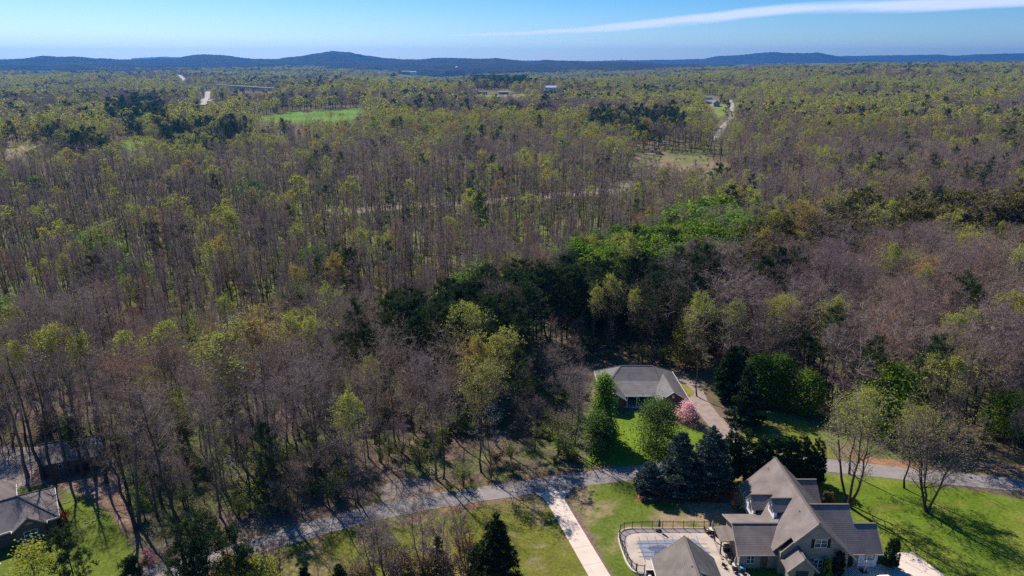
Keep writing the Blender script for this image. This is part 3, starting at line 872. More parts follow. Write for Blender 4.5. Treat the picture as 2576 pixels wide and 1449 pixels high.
for k in range(8):
    t = k / 7; x0 = 21.0 + 9.6 * t
    b = MB(); b.box(x0 - .03, 92.7, .210, x0 + .03, 98.9 + .04 * k, .222); b.build("strap", M["strap"], pc)
for k in range(4):
    y0 = 94.0 + k * 1.05
    b = MB(); b.box(20.2, y0 - .03, .224, 31.9, y0 + .03, .236); b.build("strap", M["strap"], pc)

# fence
fence = thing("pool_fence", "black metal picket fence round the pool deck with an arched gate", "fence", (20, 96, 0.15))
fpost = [(35.0, 101.15), (33.4, 101.15), (32.4, 101.15), (30.65, 101.17), (28.9, 101.17), (27.15, 101.17), (25.4, 101.17), (23.65, 101.17), (21.9, 101.16), (20.3, 101.1), (18.9, 100.75), (18.1, 100.05), (17.72, 98.6), (17.7, 97.2), (17.8, 95.8), (17.95, 94.4), (18.15, 92.9), (18.6, 91.3), (19.15, 90.5)]
for k, p in enumerate(fpost):
    b = MB(); w = 0.045
    b.box(p[0] - w, p[1] - w, .15, p[0] + w, p[1] + w, 1.66); b.box(p[0] - w - .015, p[1] - w - .015, 1.66, p[0] + w + .015, p[1] + w + .015, 1.71)
    b.build("post", M["black"], fence)
def picket_panel(p, q, parent, name="picket_panel", arch=0.0):
    b = MB(); p = Vector((*p, 0)); q = Vector((*q, 0)); n = max(3, int((q - p).length / 0.125))
    for z in (.32, 1.42, 1.54):
        b.bar((p.x, p.y, z), (q.x, q.y, z), 0.03, 0.04)
    for k in range(1, n):
        t = k / n; c = p + (q - p) * t; top = 1.56 + arch * math.sin(math.pi * t)
        b.bar((c.x, c.y, .24), (c.x, c.y, top), 0.016)
    o = b.build(name, M["black"], parent); o["kind"] = "stuff"
    return o
for p, q in zip(fpost[:-1], fpost[1:]):
    picket_panel(p, q, fence)
gate = thing("pool_gate", "arched black picket gate at the front corner of the pool fence", "gate", (19.8, 90.3, .15))
picket_panel((19.3, 90.42), (20.35, 90.2), gate, "picket_panel", 0.18)
for p in ((19.25, 90.42), (20.4, 90.2)):
    b = MB(); b.box(p[0] - .06, p[1] - .06, .15, p[0] + .06, p[1] + .06, 1.75); b.build("post", M["black"], gate)
b = MB(); b.box(20.2, 90.1, 1.0, 20.3, 90.16, 1.1); b.build("latch", M["galv"], gate)

# ================================================================== BUILDINGS
def wall_window(parent, x0, x1, z0, z1, y, shutters=True, panes=2, face=-1):
    """window in a wall that faces -y: frame (> pane), shutters"""
    f = MB(); t = .09; y2 = y - .06
    f.box(x0, y2, z0, x1, y + .02, z0 + t); f.box(x0, y2, z1 - t, x1, y + .02, z1)
    for k in range(panes + 1):
        c = x0 + (x1 - x0) * k / panes
        a = max(x0, c - t / 2); e = min(x1, c + t / 2)
        f.box(a if k else x0, y2 - .004, z0 + t, e if k < panes else x1, y + .02, z1 - t)
    zm = (z0 + z1) / 2
    f.box(x0 + t, y2 + .01, zm - .03, x1 - t, y + .015, zm + .03)
    fr = f.build("window", M["white"], parent)
    for k in range(panes):
        a = x0 + (x1 - x0) * k / panes + t / 2; e = x0 + (x1 - x0) * (k + 1) / panes - t / 2
        g = MB(); g.box(a, y - .012, z0 + t / 2, e, y + .03, z1 - t / 2); g.build("pane", M["glass"], fr)
    if shutters:
        for a in (x0 - .5, x1 + .06):
            s = MB(); s.box(a, y - .05, z0 - .04, a + .44, y + .02, z1 + .04)
            for q in range(9):
                zz = z0 + .06 + q * (z1 - z0 - .1) / 9
                s.box(a + .06, y - .07, zz, a + .38, y - .05, zz + .05)
            s.build("shutter", M["shutter"], parent)
    return fr

def ridge_cap(parent, p, q, m, w=.3):
    b = MB(); b.bar((p[0], p[1], p[2] + .02), (q[0], q[1], q[2] + .02), w, .09); b.build("ridge_cap", m, parent)

def fascia(parent, pts, m, h=.22):
    b = MB()
    for p, q in zip(pts[:-1], pts[1:]):
        b.bar((p[0], p[1], p[2] - h / 2 + .015), (q[0], q[1], q[2] - h / 2 + .015), .07, h)
    b.build("fascia", m, parent)

# ---- the large brick house
H = thing("brick_house", "large tan brick house with steep brown gabled roofs beside the pool", "house", (46, 97, 0))
RX, RZ = 46.0, 9.5
def mz(x): return RZ - abs(x - RX)          # the main roof falls 45 degrees both ways
b = MB()                                     # main body walls with the two gables
b.prism([(41.0, 90.2), (51.4, 90.2), (51.4, 107.6), (41.0, 107.6)], 0, 3.9)
for y0 in (90.2, 107.45):
    k = len(b.V)
    b.V += [(41.0, y0, 3.9), (51.4, y0, 3.9), (46, y0, 9.3), (41.0, y0 + .15, 3.9), (51.4, y0 + .15, 3.9), (46, y0 + .15, 9.3)]
    b.F += [[k, k + 1, k + 2], [k + 5, k + 4, k + 3], [k, k + 2, k + 5, k + 3], [k + 1, k + 4, k + 5, k + 2], [k, k + 3, k + 4, k + 1]]
b.build("wall", M["tan_brick"], H)
b = MB()                                     # left wing
b.prism([(35.3, 91.5), (41.0, 91.5), (41.0, 98.9), (35.3, 98.9)], 0, 3.1)
k = len(b.V)
b.V += [(35.3, 91.5, 3.1), (35.3, 95.15, 5.38), (35.3, 98.9, 4.0), (35.3, 98.9, 3.1), (35.45, 91.5, 3.1), (35.45, 95.15, 5.38), (35.45, 98.9, 4.0), (35.45, 98.9, 3.1)]
b.F += [[k + 3, k + 2, k + 1, k], [k + 4, k + 5, k + 6, k + 7], [k, k + 1, k + 5, k + 4], [k + 1, k + 2, k + 6, k + 5], [k + 2, k + 3, k + 7, k + 6], [k + 3, k, k + 4, k + 7]]
b.build("wing_wall", M["tan_brick"], H)
b = MB(); b.prism([(41.6, 87.75), (45.3, 87.75), (45.3, 90.2), (41.6, 90.2)], 0, 3.0)
k = len(b.V)
b.V += [(41.6, 87.75, 3.0), (45.3, 87.75, 3.0), (43.45, 87.75, 4.85), (41.6, 87.9, 3.0), (45.3, 87.9, 3.0), (43.45, 87.9, 4.85)]
b.F += [[k, k + 1, k + 2], [k + 5, k + 4, k + 3], [k, k + 2, k + 5, k + 3], [k + 1, k + 4, k + 5, k + 2], [k, k + 3, k + 4, k + 1]]
b.build("front_wall", M["tan_brick"], H)
b = MB(); b.prism([(51.4, 91.9), (57.0, 91.9), (57.0, 97.2), (51.4, 97.2)], 0, 3.0)
for xg, yr, zr, ye in ((56.85, 94.56, 5.9, 91.9),):
    k = len(b.V)
    b.V += [(xg, 91.9, 3), (xg, 97.2, 3), (xg, 94.56, 5.8), (xg + .15, 91.9, 3), (xg + .15, 97.2, 3), (xg + .15, 94.56, 5.8)]
    b.F += [[k + 2, k + 1, k], [k + 3, k + 4, k + 5], [k, k + 3, k + 5, k + 2], [k + 2, k + 5, k + 4, k + 1], [k, k + 1, k + 4, k + 3]]
b.prism([(51.4, 97.2), (53.5, 97.2), (53.5, 101.8), (51.4, 101.8)], 0, 3.0)
k = len(b.V)
b.V += [(53.35, 91.9, 3), (53.35, 101.6, 3), (53.35, 96.75, 7.8), (53.5, 91.9, 3), (53.5, 101.6, 3), (53.5, 96.75, 7.8)]
b.F += [[k + 2, k + 1, k], [k + 3, k + 4, k + 5], [k, k + 3, k + 5, k + 2], [k + 2, k + 5, k + 4, k + 1], [k, k + 1, k + 4, k + 3]]
b.prism([(51.4, 104.4), (52.7, 104.4), (52.7, 107.6), (51.4, 107.6)], 0, 3.2)
k = len(b.V)
b.V += [(52.55, 104.3, 3), (52.55, 109, 3), (52.55, 106.8, 5.8), (52.7, 104.3, 3), (52.7, 109, 3), (52.7, 106.8, 5.8)]
b.F += [[k + 2, k + 1, k], [k + 3, k + 4, k + 5], [k, k + 3, k + 5, k + 2], [k + 2, k + 5, k + 4, k + 1], [k, k + 1, k + 4, k + 3]]
b.build("garage_wall", M["tan_brick"], H)
# roofs
yb, yf = 108.3, 89.75
b = MB(); b.slab([(RX, yb, RZ), (40.1, yb, 3.6), (40.1, 91.0, 3.6), (42.6, 91.0, 6.1), (42.6, yf, 6.1), (RX, yf, RZ)], .16, (.6, 0, -.8))
main = b.build("roof", M["tan_roof"], H)
b = MB(); b.slab([(RX, yb, RZ), (RX, yf, RZ), (52.5, yf, 3.0), (52.5, yb, 3.0)], .16, (-.6, 0, -.8)); b.build("roof", M["tan_roof"], H)
b = MB()                                     # small front gable
b.slab([(43.45, 87.3, 5.1), (43.45, 92, 5.1), (41.05, 92, 2.75), (41.05, 87.3, 2.75)], .14)
b.slab([(43.45, 87.3, 5.1), (45.85, 87.3, 2.75), (45.85, 90.15, 2.75), (43.45, 90.15, 5.1)], .14)
b.build("front_roof", M["tan_roof"], H)
b = MB(); b.slab([(34.85, 95.15, 5.6), (34.75, 90.85, 2.95), (41.4, 90.85, 2.95), (42.25, 95.15, 5.6)][::-1], .15, (0, .5, -.85)); b.build("wing_roof", M["tan_roof"], H)
b = MB(); b.slab([(34.85, 95.15, 5.6), (42.25, 95.15, 5.6), (41.2, 99.6, 4.15), (34.75, 99.6, 4.15)][::-1], .15); b.build("wing_roof", M["tan_roof"], H)
# right wings
b = MB()
b.slab([(47.4, 96.75, 8.0), (53.75, 96.75, 8.0), (53.75, 91.1, 2.9), (51.5, 91.1, 2.9), (48.0, 92.6, 4.25), (47.4, 94, 5.5)], .15, (0, .5, -.85))
b.slab([(47.4, 96.75, 8.0), (47.4, 101.9, 2.9), (53.75, 101.9, 2.9), (53.75, 96.75, 8.0)], .15, (0, -.5, -.85))
b.build("garage_roof", M["brown_roof"], H)
b = MB()
b.slab([(53.4, 94.56, 6.02), (57.3, 94.56, 6.02), (57.3, 91.1, 2.895), (53.4, 91.1, 2.895)], .15, (0, .5, -.85))
b.slab([(53.4, 94.56, 6.02), (53.4, 98.0, 2.9), (57.3, 98.0, 2.9), (57.3, 94.56, 6.02)], .15, (0, -.5, -.85))
b.build("garage_roof", M["brown_roof"], H)
b = MB()
b.slab([(49.2, 106.9, 6.0), (53.0, 106.9, 6.0), (53.0, 103.8, 3.1), (49.2, 103.8, 3.1)], .15, (0, .5, -.85))
b.slab([(49.2, 106.9, 6.0), (49.2, 110, 3.1), (53.0, 110, 3.1), (53.0, 106.9, 6.0)], .15, (0, -.5, -.85))
b.build("rear_wing_roof", M["brown_roof"], H)
for p, q in (((RX, yb, RZ), (RX, yf, RZ)), ((34.85, 95.15, 5.6), (42.25, 95.15, 5.6)), ((47.4, 96.75, 8.0), (53.75, 96.75, 8.0)), ((53.7, 94.56, 6.02), (57.3, 94.56, 6.02)), ((49.3, 106.9, 6.0), (53.0, 106.9, 6.0)), ((43.45, 87.3, 5.1), (43.45, 90.6, 5.1))):
    ridge_cap(H, p, q, M["ridge"])
fascia(H, [(40.1, yb, 3.6), (RX, yb, RZ)], M["trim"]); fascia(H, [(40.1, 108.3, 3.6), (40.1, 99.4, 3.6)], M["trim"])
fascia(H, [(42.6, yf - .03, 6.1), (RX, yf - .03, RZ), (52.5, yf - .03, 3.0)], M["trim"]); fascia(H, [(41.05, 87.27, 2.75), (43.45, 87.27, 5.1), (45.85, 87.27, 2.75)], M["trim"])
fascia(H, [(34.72, 90.85, 2.95), (34.82, 95.15, 5.6), (34.72, 99.6, 4.15)], M["trim"]); fascia(H, [(34.75, 90.82, 2.95), (41.4, 90.82, 2.95)], M["trim"])
fascia(H, [(57.33, 91.1, 2.9), (57.33, 94.56, 6.02)], M["trim"]); fascia(H, [(51.9, 91.07, 2.9), (57.3, 91.07, 2.9)], M["trim"]); fascia(H, [(53.78, 94.4, 5.9), (53.78, 96.75, 8.0)], M["trim"])
# dormers on the left slope
for (yr, zr, x0, hw, fz, lab) in ((101.25, 6.75, 39.7, 1.75, 3.0, 0), (97.75, 8.45, 41.75, 1.55, 5.3, 1)):
    xr = RX - (RZ - zr)
    ze = zr - hw * 1.0
    xe = RX - (RZ - ze)
    dm = MB()
    k = len(dm.V)
    prof = [(yr - hw + .25, fz), (yr + hw - .25, fz), (yr + hw - .25, ze + .1), (yr, zr - .15), (yr - hw + .25, ze + .1)]
    xb = RX - (RZ - fz) + .6
    dm.V += [(x0 + .15, p[0], p[1]) for p in prof] + [(max(x0 + .5, min(xb, 43.2)), p[0], p[1]) for p in prof]
    dm.F += [[k + 4, k + 3, k + 2, k + 1, k], [k + 5, k + 6, k + 7, k + 8, k + 9]] + [[k + i, k + (i + 1) % 5, k + 5 + (i + 1) % 5, k + 5 + i] for i in range(5)]
    d = dm.build("dormer", M["white"], H)
    rf = MB()
    rf.slab([(x0 - .15, yr, zr), (x0 - .15, yr - hw, ze), (xe, yr - hw, ze), (xr + .1, yr, zr)], .12)
    rf.slab([(x0 - .15, yr, zr), (xr + .1, yr, zr), (xe, yr + hw, ze), (x0 - .15, yr + hw, ze)], .12)
    rf.build("dormer_roof", M["brown_roof"], d)
    cp = MB(); cp.bar((x0 - .15, yr, zr + .03), (xr + .1, yr, zr + .03), .24, .08); cp.build("ridge_cap", M["ridge"], d)
    w = MB(); w.box(x0 + .10, yr - .65, fz + .75, x0 + .145, yr + .65, ze + .25); w.build("window", M["glass"], d)
    for yy in (-.68, -.02, .64):
        w = MB(); w.box(x0 + .07, yr + yy, fz + .72, x0 + .145, yr + yy + .06, ze + .28); w.build("window_frame", M["white"], d)
for (vx, vy) in ((44.43, 107.05), (44.81, 94.31)):
    b = MB(); b.lathe((vx, vy, mz(vx) - .1), [(.05, 0), (.05, .42), (.07, .42), (.07, .47)], 8); b.build("roof_vent", M["galv"], H)
# front gable window, ground floor windows and doors
wall_window(H, 45.95, 47.85, 4.85, 6.35, 90.2)
wall_window(H, 44.9 + 1.3, 47.6, 1.2, 2.7, 90.2)
wall_window(H, 36.4, 37.6, .9, 2.4, 91.5, False)
b = MB(); b.box(38.6, 91.42, 0.02, 39.65, 91.5, 2.2); dd = b.build("door", M["dark_brick"], H)
b = MB(); b.box(38.7, 91.38, .25, 38.76, 91.42, 1.15); b.build("handle", M["galv"], dd)
b = MB(); b.box(42.55, 87.68, 1.2, 44.4, 87.75, 2.55); b.build("window", M["glass"], H)
gd = MB()
for r_ in range(4):
    for c_ in range(4):
        gd.box(53.95 + c_ * .72, 91.80, .06 + r_ * .58, 54.62 + c_ * .72, 91.86, .60 + r_ * .58)
gd.box(53.9, 91.85, 0.03, 56.85, 91.92, 2.4)
gdo = gd.build("garage_door", M["white"], H)
b = MB(); b.box(51.6, 91.84, 0.03, 53.2, 91.9, 2.5); b.build("garage_door", M["shutter"], H)
b = MB(); b.box(57.0, 91.82, 1.9, 57.0 + .15, 91.97, 2.2); b.build("wall_lamp", M["black"], H)
b = MB(); b.box(40.86, 103.2, .5, 40.99, 106.6, 3.4); b.build("side_window", M["white"], H)

# patio cover beside the wing
pg = thing("patio_cover", "small grey lean-to patio roof on dark posts beside the brick house", "patio cover", (34.4, 96.2, 0.15))
b = MB(); b.slab([(33.05, 94.3, 2.75), (33.05, 98.2, 2.75), (35.28, 98.2, 3.0), (35.28, 94.3, 3.0)][::-1], .14); b.build("roof", M["tan_roof"], pg)
for p in ((33.3, 94.6), (33.3, 97.9)):
    b = MB(); b.box(p[0] - .09, p[1] - .09, .15, p[0] + .09, p[1] + .09, 2.62); b.build("post", M["dark_wood"], pg)
b = MB(); b.bar((33.3, 94.3, 2.55), (33.3, 98.2, 2.55), .1, .2); b.build("beam", M["dark_wood"], pg)
for p in ((33.0, 95.0), (33.0, 94.2)):
    pass
b = MB(); b.box(33.15, 93.3, .155, 33.5, 97.9, .30); tag(b.build("patio_step", M["deck_band"]), "long low step at the edge of the patio cover", "step")

# pool house
V_ = thing("pool_house", "grey brown gabled pool house standing in front of the covered pool", "pool house", (26.1, 85, 0))
b = MB(); b.slab([(26.1, 90.3, 6.9), (21.3, 90.3, 2.75), (21.3, 74, 2.75), (26.1, 74, 6.9)], .16); b.build("roof", M["pavilion_roof"], V_)
b = MB(); b.slab([(26.1, 90.3, 6.9), (26.1, 74, 6.9), (30.95, 74, 2.75), (30.95, 90.3, 2.75)], .16); b.build("roof", M["pavilion_roof"], V_)
ridge_cap(V_, (26.1, 90.3, 6.9), (26.1, 74, 6.9), M["ridge"])
fascia(V_, [(21.27, 90.3, 2.75), (21.27, 74, 2.75)], M["white"]); fascia(V_, [(30.98, 90.3, 2.75), (30.98, 74, 2.75)], M["trim"]); fascia(V_, [(21.3, 90.33, 2.75), (26.1, 90.33, 6.9), (30.95, 90.33, 2.75)], M["trim"])
b = MB(); b.prism([(22.0, 75), (30.2, 75), (30.2, 89.5), (22.0, 89.5)], 0.1, 2.7)
k = len(b.V); b.V += [(22.0, 89.5, 2.7), (30.2, 89.5, 2.7), (26.1, 89.5, 6.6), (22.0, 89.35, 2.7), (30.2, 89.35, 2.7), (26.1, 89.35, 6.6)]
b.F += [[k + 2, k + 1, k], [k + 3, k + 4, k + 5], [k, k + 3, k + 5, k + 2], [k + 2, k + 5, k + 4, k + 1], [k, k + 1, k + 4, k + 3]]
b.build("wall", M["tan_brick"], V_)
b = MB(); b.slab([(25.6, 83.8, 6.75), (26.75, 82.6, 6.55), (27.9, 83.2, 5.6), (27.0, 84.4, 6.35)], .3); b.build("cricket_roof", M["brown_roof"], V_)
b = MB(); b.lathe((20.9, 88.6, .15), [(.3, 0), (.34, .5), (.28, .8), (.12, .9)], 12)
pump = tag(b.build("pool_filter", M["white_plastic"]), "white pool filter tank tucked against the pool house corner", "pool filter")
b = MB(); b.tube([(20.3, 89.3, .25), (20.3, 89.3, .8), (21.2, 89.2, .8), (21.2, 89.2, .3)], .07); b.tube([(20.0, 88.9, .2), (20.0, 88.9, .6), (20.7, 88.7, .6)], .06); b.build("pipe", M["white_plastic"], pump)
bx = thing("equipment_box", "dark open pool equipment enclosure beside the picket gate", "enclosure", (21, 89.7, .15))
b = MB(); b.box(20.5, 89.55, .15, 21.9, 89.65, 1.25); b.box(20.5, 89.0, .15, 20.6, 89.55, 1.25); b.build("panel", M["dark_wood"], bx)
b = MB(); b.box(20.45, 89.5, 1.25, 21.9, 89.7, 1.32); b.build("cap", M["deck_rim"], bx)

# ---- ranch house
N = thing("ranch_house", "low dark brick ranch house with a grey hipped roof and front porch", "house", (30, 152, 0))
b = MB(); b.prism([(20.8, 149.5), (39.0, 149.5), (39.0, 158.4), (20.8, 158.4)], 0, 2.95); b.build("wall", M["dark_brick"], N)
for (x0, x1, y0, y1, zr) in ((20.8, 25.2, 143.9, 149.5, 4.7), (32.9, 39.2, 143.0, 149.5, 5.3)):
    b = MB(); b.prism([(x0, y0), (x1, y0), (x1, y1), (x0, y1)], 0, 2.9); xm = (x0 + x1) / 2
    k = len(b.V); b.V += [(x0, y0, 2.9), (x1, y0, 2.9), (xm, y0, zr - .15), (x0, y0 + .15, 2.9), (x1, y0 + .15, 2.9), (xm, y0 + .15, zr - .15)]
    b.F += [[k, k + 1, k + 2], [k + 5, k + 4, k + 3], [k, k + 2, k + 5, k + 3], [k + 1, k + 4, k + 5, k + 2], [k, k + 3, k + 4, k + 1]]
    b.build("gable_wall", M["dark_brick"], N)
def rf(name, pts, m, parent, t=.16):
    b = MB(); b.slab(pts, t); return b.build(name, m, parent)
rl, rr3 = (26.0, 154.7, 6.3), (33.7, 154.7, 6.3)
rf("roof", [rl, (23.0, 150.7, 4.2), (34.8, 150.7, 4.2), rr3], M["grey_roof"], N)
rf("roof", [(23.0, 150.7, 4.2), (25.5, 145.3, 2.95), (32.7, 145.3, 2.95), (34.8, 150.7, 4.2)], M["grey_roof"], N)
rf("roof", [rl, (20.2, 158.9, 3.0), (20.2, 149.0, 3.0), (23.0, 150.7, 4.2)], M["grey_roof"], N)
rf("roof", [rr3, (34.8, 150.7, 4.2), (39.6, 148.5, 3.0), (39.3, 158.9, 3.0)], M["grey_roof"], N)
rf("roof", [rl, rr3, (39.3, 158.9, 3.0), (20.2, 158.9, 3.0)], M["grey_roof"], N)
rf("gable_roof", [(23.0, 143.2, 4.85), (23.0, 151.4, 4.85), (20.2, 149.2, 2.95), (20.2, 143.2, 2.95)], M["grey_roof"], N)
rf("gable_roof", [(23.0, 143.2, 4.85), (25.75, 143.2, 2.95), (25.75, 146, 2.95), (23.0, 151.4, 4.85)], M["grey_roof"], N)
rf("gable_roof", [(36.1, 142.3, 5.45), (35.6, 152.2, 5.45), (34.6, 150.9, 4.3), (32.3, 145.2, 2.95), (32.4, 142.3, 2.95)], M["grey_roof"], N)
rf("gable_roof", [(36.1, 142.3, 5.45), (39.95, 142.3, 2.95), (39.7, 150, 2.95), (39.5, 153.5, 2.98), (35.6, 152.2, 5.45)], M["grey_roof"], N)
for p, q in ((rl, rr3), (rl, (23, 150.7, 4.2)), (rr3, (34.8, 150.7, 4.2)), ((23, 143.2, 4.85), (23, 151, 4.85)), ((36.1, 142.3, 5.45), (35.6, 152.2, 5.45)), (rr3, (39.3, 158.9, 3.0)), (rl, (20.2, 158.9, 3.0))):
    ridge_cap(N, p, q, M["grey_ridge"], .25)
fascia(N, [(39.98, 142.3, 2.97), (39.7, 150, 2.97), (39.35, 158.9, 3.02)], M["white"]); fascia(N, [(25.7, 145.27, 2.97), (32.4, 145.27, 2.97)], M["white"])
fascia(N, [(20.2, 143.17, 2.95), (23, 143.17, 4.85), (25.75, 143.17, 2.95)], M["white"], .2); fascia(N, [(32.4, 142.27, 2.95), (36.1, 142.27, 5.45), (39.95, 142.27, 2.95)], M["white"], .2); fascia(N, [(20.17, 143.2, 2.97), (20.17, 158.9, 3.0)], M["white"])
for xx in (26.3, 28.5, 31.0):
    b = MB(); b.box(xx - .09, 145.5, 0, xx + .09, 145.68, 2.8); b.build("porch_post", M["white"], N)
b = MB(); b.box(25.3, 145.2, 0, 32.8, 149.4, .14); b.build("porch_floor", M["concrete"], N)
b = MB(); b.box(28.9, 149.42, .15, 29.9, 149.5, 2.3); b.build("door", M["white"], N)
wall_window(N, 30.3, 31.8, .9, 2.4, 149.5, False); wall_window(N, 26.6, 28.0, .9, 2.4, 149.5, False)
aw = wall_window(N, 22.2, 23.9, .7, 2.5, 143.9, False)
b = MB(); kk = 12
b.V += [(23.05 + .85 * math.cos(math.pi * i / kk), 143.84, 2.52 + .85 * math.sin(math.pi * i / kk)) for i in range(kk + 1)] + [(23.05 + .85 * math.cos(math.pi * i / kk), 143.9, 2.52 + .85 * math.sin(math.pi * i / kk)) for i in range(kk + 1)]
b.F += [list(reversed(range(kk + 1))), [kk + 1 + i for i in range(kk + 1)]] + [[i, i + 1, kk + 2 + i, kk + 1 + i] for i in range(kk)]
b.build("arched_fanlight", M["pale_siding"], N)
wall_window(N, 37.3, 38.2, 1.4, 2.6, 143.0, False, 1)
b = MB(); b.box(35.85, 142.93, 3.6, 36.35, 143.0, 4.3); b.build("gable_vent", M["white"], N)
b = MB(); b.lathe((38.0, 151.5, 3.95), [(.06, 0), (.06, .4), (.1, .42)], 8); b.build("roof_vent", M["galv"], N)

# ---- house at the near left, turned on its plot
LH = thing("hipped_house", "dark brick house with charcoal hipped roof and bright white fascia beside the green yard", "house", (-82, 100, 0))
u = np.array([0.815, 0.579]); v = np.array([-0.579, 0.815]); C0 = np.array([-75.5, 100.5])
def L(a, c, z):                              # a metres back along the front, c metres deep from the front right corner
    p = C0 - u * a + v * c
    return (p[0], p[1], z)
def Lp(a, c): return L(a, c, 0)[:2]
DEP, LEN = 10.6, 26.0
b = MB(); b.prism([Lp(LEN, .6), Lp(.6, .6), Lp(.6, DEP - .6), Lp(LEN, DEP - .6)], 0, 2.95); b.build("wall", M["dark_brick"], LH)
hp = L(5.2, DEP / 2, 6.1); hq = L(LEN, DEP / 2, 6.1)
rf("roof", [hq, L(LEN, 0, 3), L(0, 0, 3), hp], M["brown_roof"], LH)
rf("roof", [hp, L(0, 0, 3), L(0, DEP, 3)], M["brown_roof"], LH)
rf("roof", [hp, L(0, DEP, 3), L(LEN, DEP, 3), hq], M["brown_roof"], LH)
rf("rear_wing_roof", [L(9.0, DEP / 2 + 1, 5.9), L(9.0, DEP + 5, 5.9), L(5.6, DEP + 5, 3), L(5.6, DEP - .5, 3)], M["brown_roof"], LH)
rf("rear_wing_roof", [L(9.0, DEP / 2 + 1, 5.9), L(12.5, DEP - .5, 3), L(12.5, DEP + 5, 3), L(9.0, DEP + 5, 5.9)], M["brown_roof"], LH)
b = MB(); b.prism([Lp(12, DEP - .7), Lp(6.1, DEP - .7), Lp(6.1, DEP + 4.5), Lp(12, DEP + 4.5)], 0, 2.9); b.build("wall", M["dark_brick"], LH)
g0, g1, gm, pr = 1.75, 6.65, 4.2, -.75
rf("gable_roof", [L(gm, pr, 4.95), L(gm, 3.3, 4.95), L(g0, .2, 3), L(g0, pr, 3)], M["brown_roof"], LH)
rf("gable_roof", [L(gm, pr, 4.95), L(g1, pr, 3), L(g1, .2, 3), L(gm, 3.3, 4.95)], M["brown_roof"], LH)
b = MB(); b.prism([Lp(g1 - .4, pr + .35), Lp(g0 + .4, pr + .35), Lp(g0 + .4, .6), Lp(g1 - .4, .6)], 0, 2.9)
A3, B3, C3 = L(g1 - .4, pr + .35, 2.9), L(g0 + .4, pr + .35, 2.9), L(gm, pr + .35, 4.7)
b.slab([A3, B3, C3], .12, (v[0], v[1], 0)); b.build("gable_wall", M["dark_brick"], LH)
fascia(LH, [L(0, -.02, 3.03), L(g0, -.02, 3.03), L(g0, pr, 3.03)], M["white"], .26); fascia(LH, [L(g1, pr, 3.03), L(g1, -.02, 3.03), L(LEN, -.02, 3.03)], M["white"], .26)
fascia(LH, [L(-.03, 0, 3.03), L(-.03, DEP, 3.03)], M["white"], .26); fascia(LH, [L(g1, pr - .03, 3.0), L(gm, pr - .03, 4.95), L(g0, pr - .03, 3.0)], M["trim"], .2); fascia(LH, [L(5.55, DEP, 3.03), L(5.55, DEP + 5, 3.03)], M["white"], .26)
for p, q in ((hp, hq), (hp, L(0, 0, 3)), (hp, L(0, DEP, 3)), (L(gm, pr, 4.95), L(gm, 3.3, 4.95))):
    ridge_cap(LH, p, q, M["grey_ridge"], .26)
def tilted_window(a0, a1, z0, z1, c):
    f = MB()
    for (p, q) in (((a0, z0), (a1, z0)), ((a0, z1), (a1, z1)), ((a0, z0), (a0, z1)), ((a1, z0), (a1, z1)), (((a0 + a1) / 2, z0), ((a0 + a1) / 2, z1)), ((a0, (z0 + z1) / 2), (a1, (z0 + z1) / 2))):
        f.bar(L(p[0], c - .03, p[1]), L(q[0], c - .03, q[1]), .09, .07, (0, 0, 1))
    w = f.build("window", M["white"], LH)
    for s in range(2):
        x0_, x1_ = a0 + (a1 - a0) * s / 2, a0 + (a1 - a0) * (s + 1) / 2
        g = MB(); g.slab([L(x0_, c - .015, z0), L(x1_, c - .015, z0), L(x1_, c - .015, z1), L(x0_, c - .015, z1)], .03, (v[0], v[1], 0)); g.build("pane", M["glass"], w)
tilted_window(3.3, 5.1, 1.0, 2.3, pr + .35)
b = MB(); kk = 8
pts = [L(gm + .55 * math.cos(math.pi * i / kk), pr + .31, 3.5 + .42 * math.sin(math.pi * i / kk)) for i in range(kk + 1)]
b.slab(pts, .04, (v[0], v[1], 0)); b.build("gable_vent", M["trim"], LH)

# ---- brick outbuilding among the trunks
OB = thing("brick_outbuilding", "long red brick outbuilding with grey gable roof among the tall trunks", "outbuilding", (-84, 119, 0))
u2 = np.array([0.927, 0.374]); v2 = np.array([-0.374, 0.927]); D0 = np.array([-88.8, 116.6])
def K(a, c, z):
    p = D0 + u2 * a + v2 * c
    return (p[0], p[1], z)
b = MB(); b.prism([K(0, 0, 0)[:2], K(8.9, 0, 0)[:2], K(8.9, 8.6, 0)[:2], K(0, 8.6, 0)[:2]], 0, 3.0)
for a in (0, 8.75):
    b.slab([K(a, 0, 3.0), K(a, 8.6, 3.0), K(a, 4.3, 4.9)], .15, (u2[0], u2[1], 0))
b.build("wall", M["red_brick"], OB)
rf("roof", [K(-.5, 4.3, 5.1), K(-.5, -.5, 2.95), K(10.2, -.5, 2.95), K(10.2, 4.3, 5.1)], M["pavilion_roof"], OB)
rf("roof", [K(-.5, 4.3, 5.1), K(10.2, 4.3, 5.1), K(10.2, 9.1, 2.95), K(-.5, 9.1, 2.95)], M["pavilion_roof"], OB)
ridge_cap(OB, K(-.5, 4.3, 5.1), K(10.2, 4.3, 5.1), M["grey_ridge"])
f = MB(); f.slab([K(2.6, -.05, 1.5), K(3.3, -.05, 1.5), K(3.3, -.05, 2.4), K(2.6, -.05, 2.4)], .06, (v2[0], v2[1], 0)); w = f.build("window", M["white"], OB)
f = MB(); f.slab([K(2.68, -.06, 1.58), K(3.22, -.06, 1.58), K(3.22, -.06, 2.32), K(2.68, -.06, 2.32)], .03, (v2[0], v2[1], 0)); f.build("pane", M["glass"], w)
f = MB(); f.slab([K(5.2, -.04, .02), K(8.3, -.04, .02), K(8.3, -.04, 1.6), K(5.2, -.04, 1.6)], .06, (v2[0], v2[1], 0)); f.build("lean_to_door", M["dark_wood"], OB)
